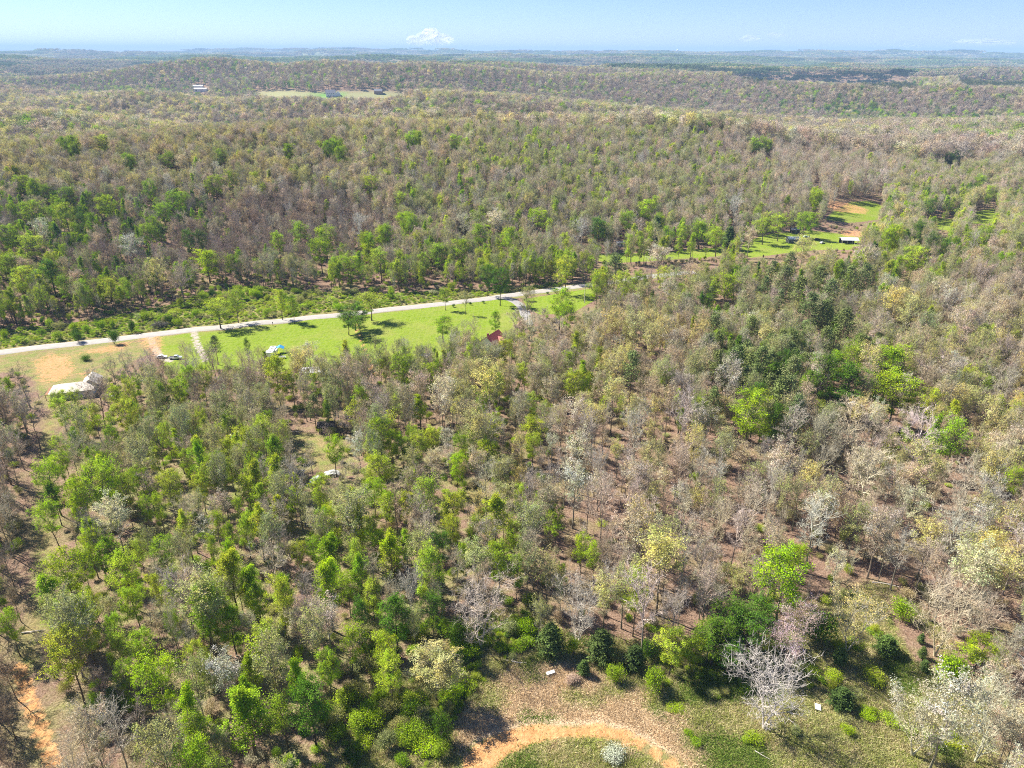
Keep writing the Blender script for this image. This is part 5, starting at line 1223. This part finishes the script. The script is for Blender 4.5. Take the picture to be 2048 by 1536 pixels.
def mailbox():
    x, y, z = at(546, 652); e = empty('mailbox', (x, y, z), R(15)); tag(e, 'dark mailbox on a post at the roadside edge of the mown lawn', 'mailbox')
    m_ = MB(); m_.box(-.06, .06, -.06, .06, -.2, 1.1); m_.build('post', M_POLE, e)
    m_ = MB(); m_.prism([(-.16, 1.103), (.16, 1.103), (.16, 1.3), (.08, 1.4), (-.08, 1.4), (-.16, 1.3)], -.3, .3); m_.build('box', M_DARK, e)
mailbox()
w4 = [('-y', -4, 1.6, 1.4, 1.4), ('-y', 0, 1.6, 1.4, 1.4), ('-y', 4, 1.6, 1.4, 1.4)]
e = house('house', 'big white farmhouse with grey roofs beside the far green field', 'house', 662, 192, 10, 20, 14, 6.5, 6.0, M_WHITE, M_ROOFG, 'gable', [('-y', -6, 4.6, 1.6, 1.6), ('-y', -2, 4.6, 1.6, 1.6), ('-y', 2, 4.6, 1.6, 1.6), ('-y', 6, 4.6, 1.6, 1.6), ('-y', -5, 1.8, 1.6, 1.6), ('-y', 5, 1.8, 1.6, 1.6)], [('-y', 0)])
wg = MB(); wg.box(10.003, 20, -5, 5, -.6, 5); wg.prism([(10.003, 5), (20, 5), (15, 9.5)], -5, 5); wg.build('wing', M_WHITE, e)
house('house', 'brown brick house with a grey roof at the right of the far field', 'house', 757, 187, 0, 17, 11, 5, 4, M_BRICK, M_ROOFG, 'gable', w4, [('-y', 2)])
house('barn', 'large white flat-roofed barn on the far left ridge', 'barn', 402, 183, 8, 30, 16, 6, 2.5, M_WHITE, M_CREAM, 'gable', [('-y', -9, 2.5, 3, 3)], [('-y', 3)])
house('barn', 'second white barn just behind the large far left barn', 'barn', 396, 177, 8, 26, 14, 6, 2.2, M_WHITE, M_WHITE, 'gable', [], [('-y', 3)])
house('house', 'tan-roofed house alone in the grey woods beyond the hillside', 'house', 851, 222, -6, 16, 10, 4, 2.6, M_BRICK, M_CREAM, 'hip', w4, [('-y', 2)])
house('barn', 'long low white building on the far horizon plain', 'barn', 1152, 143, 0, 60, 20, 9, 4, M_WHITE, M_WHITE, 'gable', [], [('-y', 3)])
def water_tower():
    x, y, z = at(1354, 113); e = empty('water_tower', (x, y, z)); tag(e, 'tiny white water tower standing on the hazy horizon', 'water tower')
    m_ = MB(); [m_.tube(np.array([0, 0, a]), np.array([0, 0, b_]), r0, r1, 16, 0, cap=True) for a, b_, r0, r1 in ((48, 54, 5, 13), (54, 64, 13, 14), (64, 70, 14, 8), (70, 73, 8, 1))]; m_.build('tank', M_WHITE, e)
    m_ = MB(); m_.tube(np.array([0, 0, -3]), np.array([0, 0, 48]), 4.5, 3.5, 14); m_.build('column', M_WHITE, e)
water_tower()

# ------------------------------------------------------------------ haze and clouds
hz = MB(); hz.box(float(gx[0]) - 60, float(gx[-1]) + 60, float(gy[0]) - 60, float(gy[-1]) + 60, float(GZ.min()) - 2, max(float(GZ.max()) + 75, CAMZ + 25))
hm = bpy.data.materials.new('haze_air'); hm.use_nodes = True; hn = hm.node_tree
for n_ in list(hn.nodes):
    if n_.type != 'OUTPUT_MATERIAL': hn.nodes.remove(n_)
pv = hn.nodes.new('ShaderNodeVolumePrincipled'); pv.inputs['Color'].default_value = (.46, .70, 1.0, 1); pv.inputs['Density'].default_value = 0.0001; pv.inputs['Anisotropy'].default_value = 0.0
hn.links.new(pv.outputs[0], hn.nodes['Material Output'].inputs['Volume'])
ho = hz.build('haze', hm); tag(ho, kind='stuff')

cm_, nt, b = newmat('cloud_vapour')
nt.nodes.remove(b)
df = nt.nodes.new('ShaderNodeBsdfDiffuse'); df.inputs[0].default_value = (.66, .65, .66, 1)
tl = nt.nodes.new('ShaderNodeBsdfTranslucent'); tl.inputs[0].default_value = (.62, .60, .62, 1)
ad = nt.nodes.new('ShaderNodeAddShader'); nt.links.new(df.outputs[0], ad.inputs[0]); nt.links.new(tl.outputs[0], ad.inputs[1])
tp = nt.nodes.new('ShaderNodeBsdfTransparent'); lw = nt.nodes.new('ShaderNodeLayerWeight'); lw.inputs[0].default_value = .35
inv = maths(nt, 'SUBTRACT', 1.0, lw.outputs['Facing'])
obc = nt.nodes.new('ShaderNodeTexCoord').outputs['Object']
al = maths(nt, 'MULTIPLY', maths(nt, 'POWER', inv, 2.6), attr(nt, 'thick', 'OBJECT').outputs['Fac'])
al = maths(nt, 'MULTIPLY', al, maths(nt, 'ADD', noise(nt, .0025, 5, obc), .9), True)
mx = nt.nodes.new('ShaderNodeMixShader'); nt.links.new(al, mx.inputs[0]); nt.links.new(tp.outputs[0], mx.inputs[1]); nt.links.new(ad.outputs[0], mx.inputs[2])
nt.links.new(mx.outputs[0], nt.nodes['Material Output'].inputs[0])
import bmesh
def cloud(label, u, v, wpx, hpx, thick, seed):
    D = 48000.0; d = M3 @ np.array([(u - PW / 2) / FPX, (PH / 2 - v) / FPX, -1.0]); p = C0 + d * (D / d[1])
    sc = D / FPX * 1.09; bm = bmesh.new(); rng = np.random.RandomState(seed)
    for k in range(7):
        f = rng.uniform(-.5, .5); r = .5 * (1 - abs(f)) ** .6
        geo = bmesh.ops.create_icosphere(bm, subdivisions=4, radius=1.0)
        cx, cz = f * wpx * sc * .8, (rng.uniform(-.1, .42) * (1 - abs(f) * 1.8)) * hpx * sc
        for vv in geo['verts']:
            q_ = vv.co; k2 = 1 + .45 * (vnoise(q_.x * 2.2 + seed + k * 3, q_.z * 2.2 + q_.y * 1.3) - .5) + .2 * (vnoise(q_.x * 6 + seed, q_.z * 6 + q_.y * 4 + k) - .5)
            vv.co = Vector((cx + q_.x * wpx * sc * .26 * k2, q_.y * wpx * sc * .2, cz + q_.z * hpx * sc * r * .8 * k2))
    me_ = bpy.data.meshes.new('cloud'); bm.to_mesh(me_); bm.free(); me_.materials.append(cm_)
    me_.polygons.foreach_set('use_smooth', np.ones(len(me_.polygons), bool))
    o = bpy.data.objects.new('cloud', me_); COL.objects.link(o); o.location = p; o['thick'] = thick
    rm = o.modifiers.new('one skin', 'REMESH'); rm.mode = 'VOXEL'; rm.voxel_size = max(14, hpx * sc / 50); rm.use_smooth_shade = True
    tag(o, label, 'cloud')
cloud('small puffy white cloud sitting on the horizon, the largest in the sky', 862, 82, 64, 30, .55, 3)
cloud('long flat pink-white cloud low at the far right', 1978, 86, 96, 14, .35, 5)
cloud('faint little cloud right of middle, the left of two wisps', 1497, 78, 34, 12, .16, 8)
cloud('fainter wisp of cloud, the right of two wisps', 1553, 70, 24, 10, .10, 9)
cloud('small wisp of cloud touching the horizon at the right', 1820, 93, 30, 10, .2, 12)
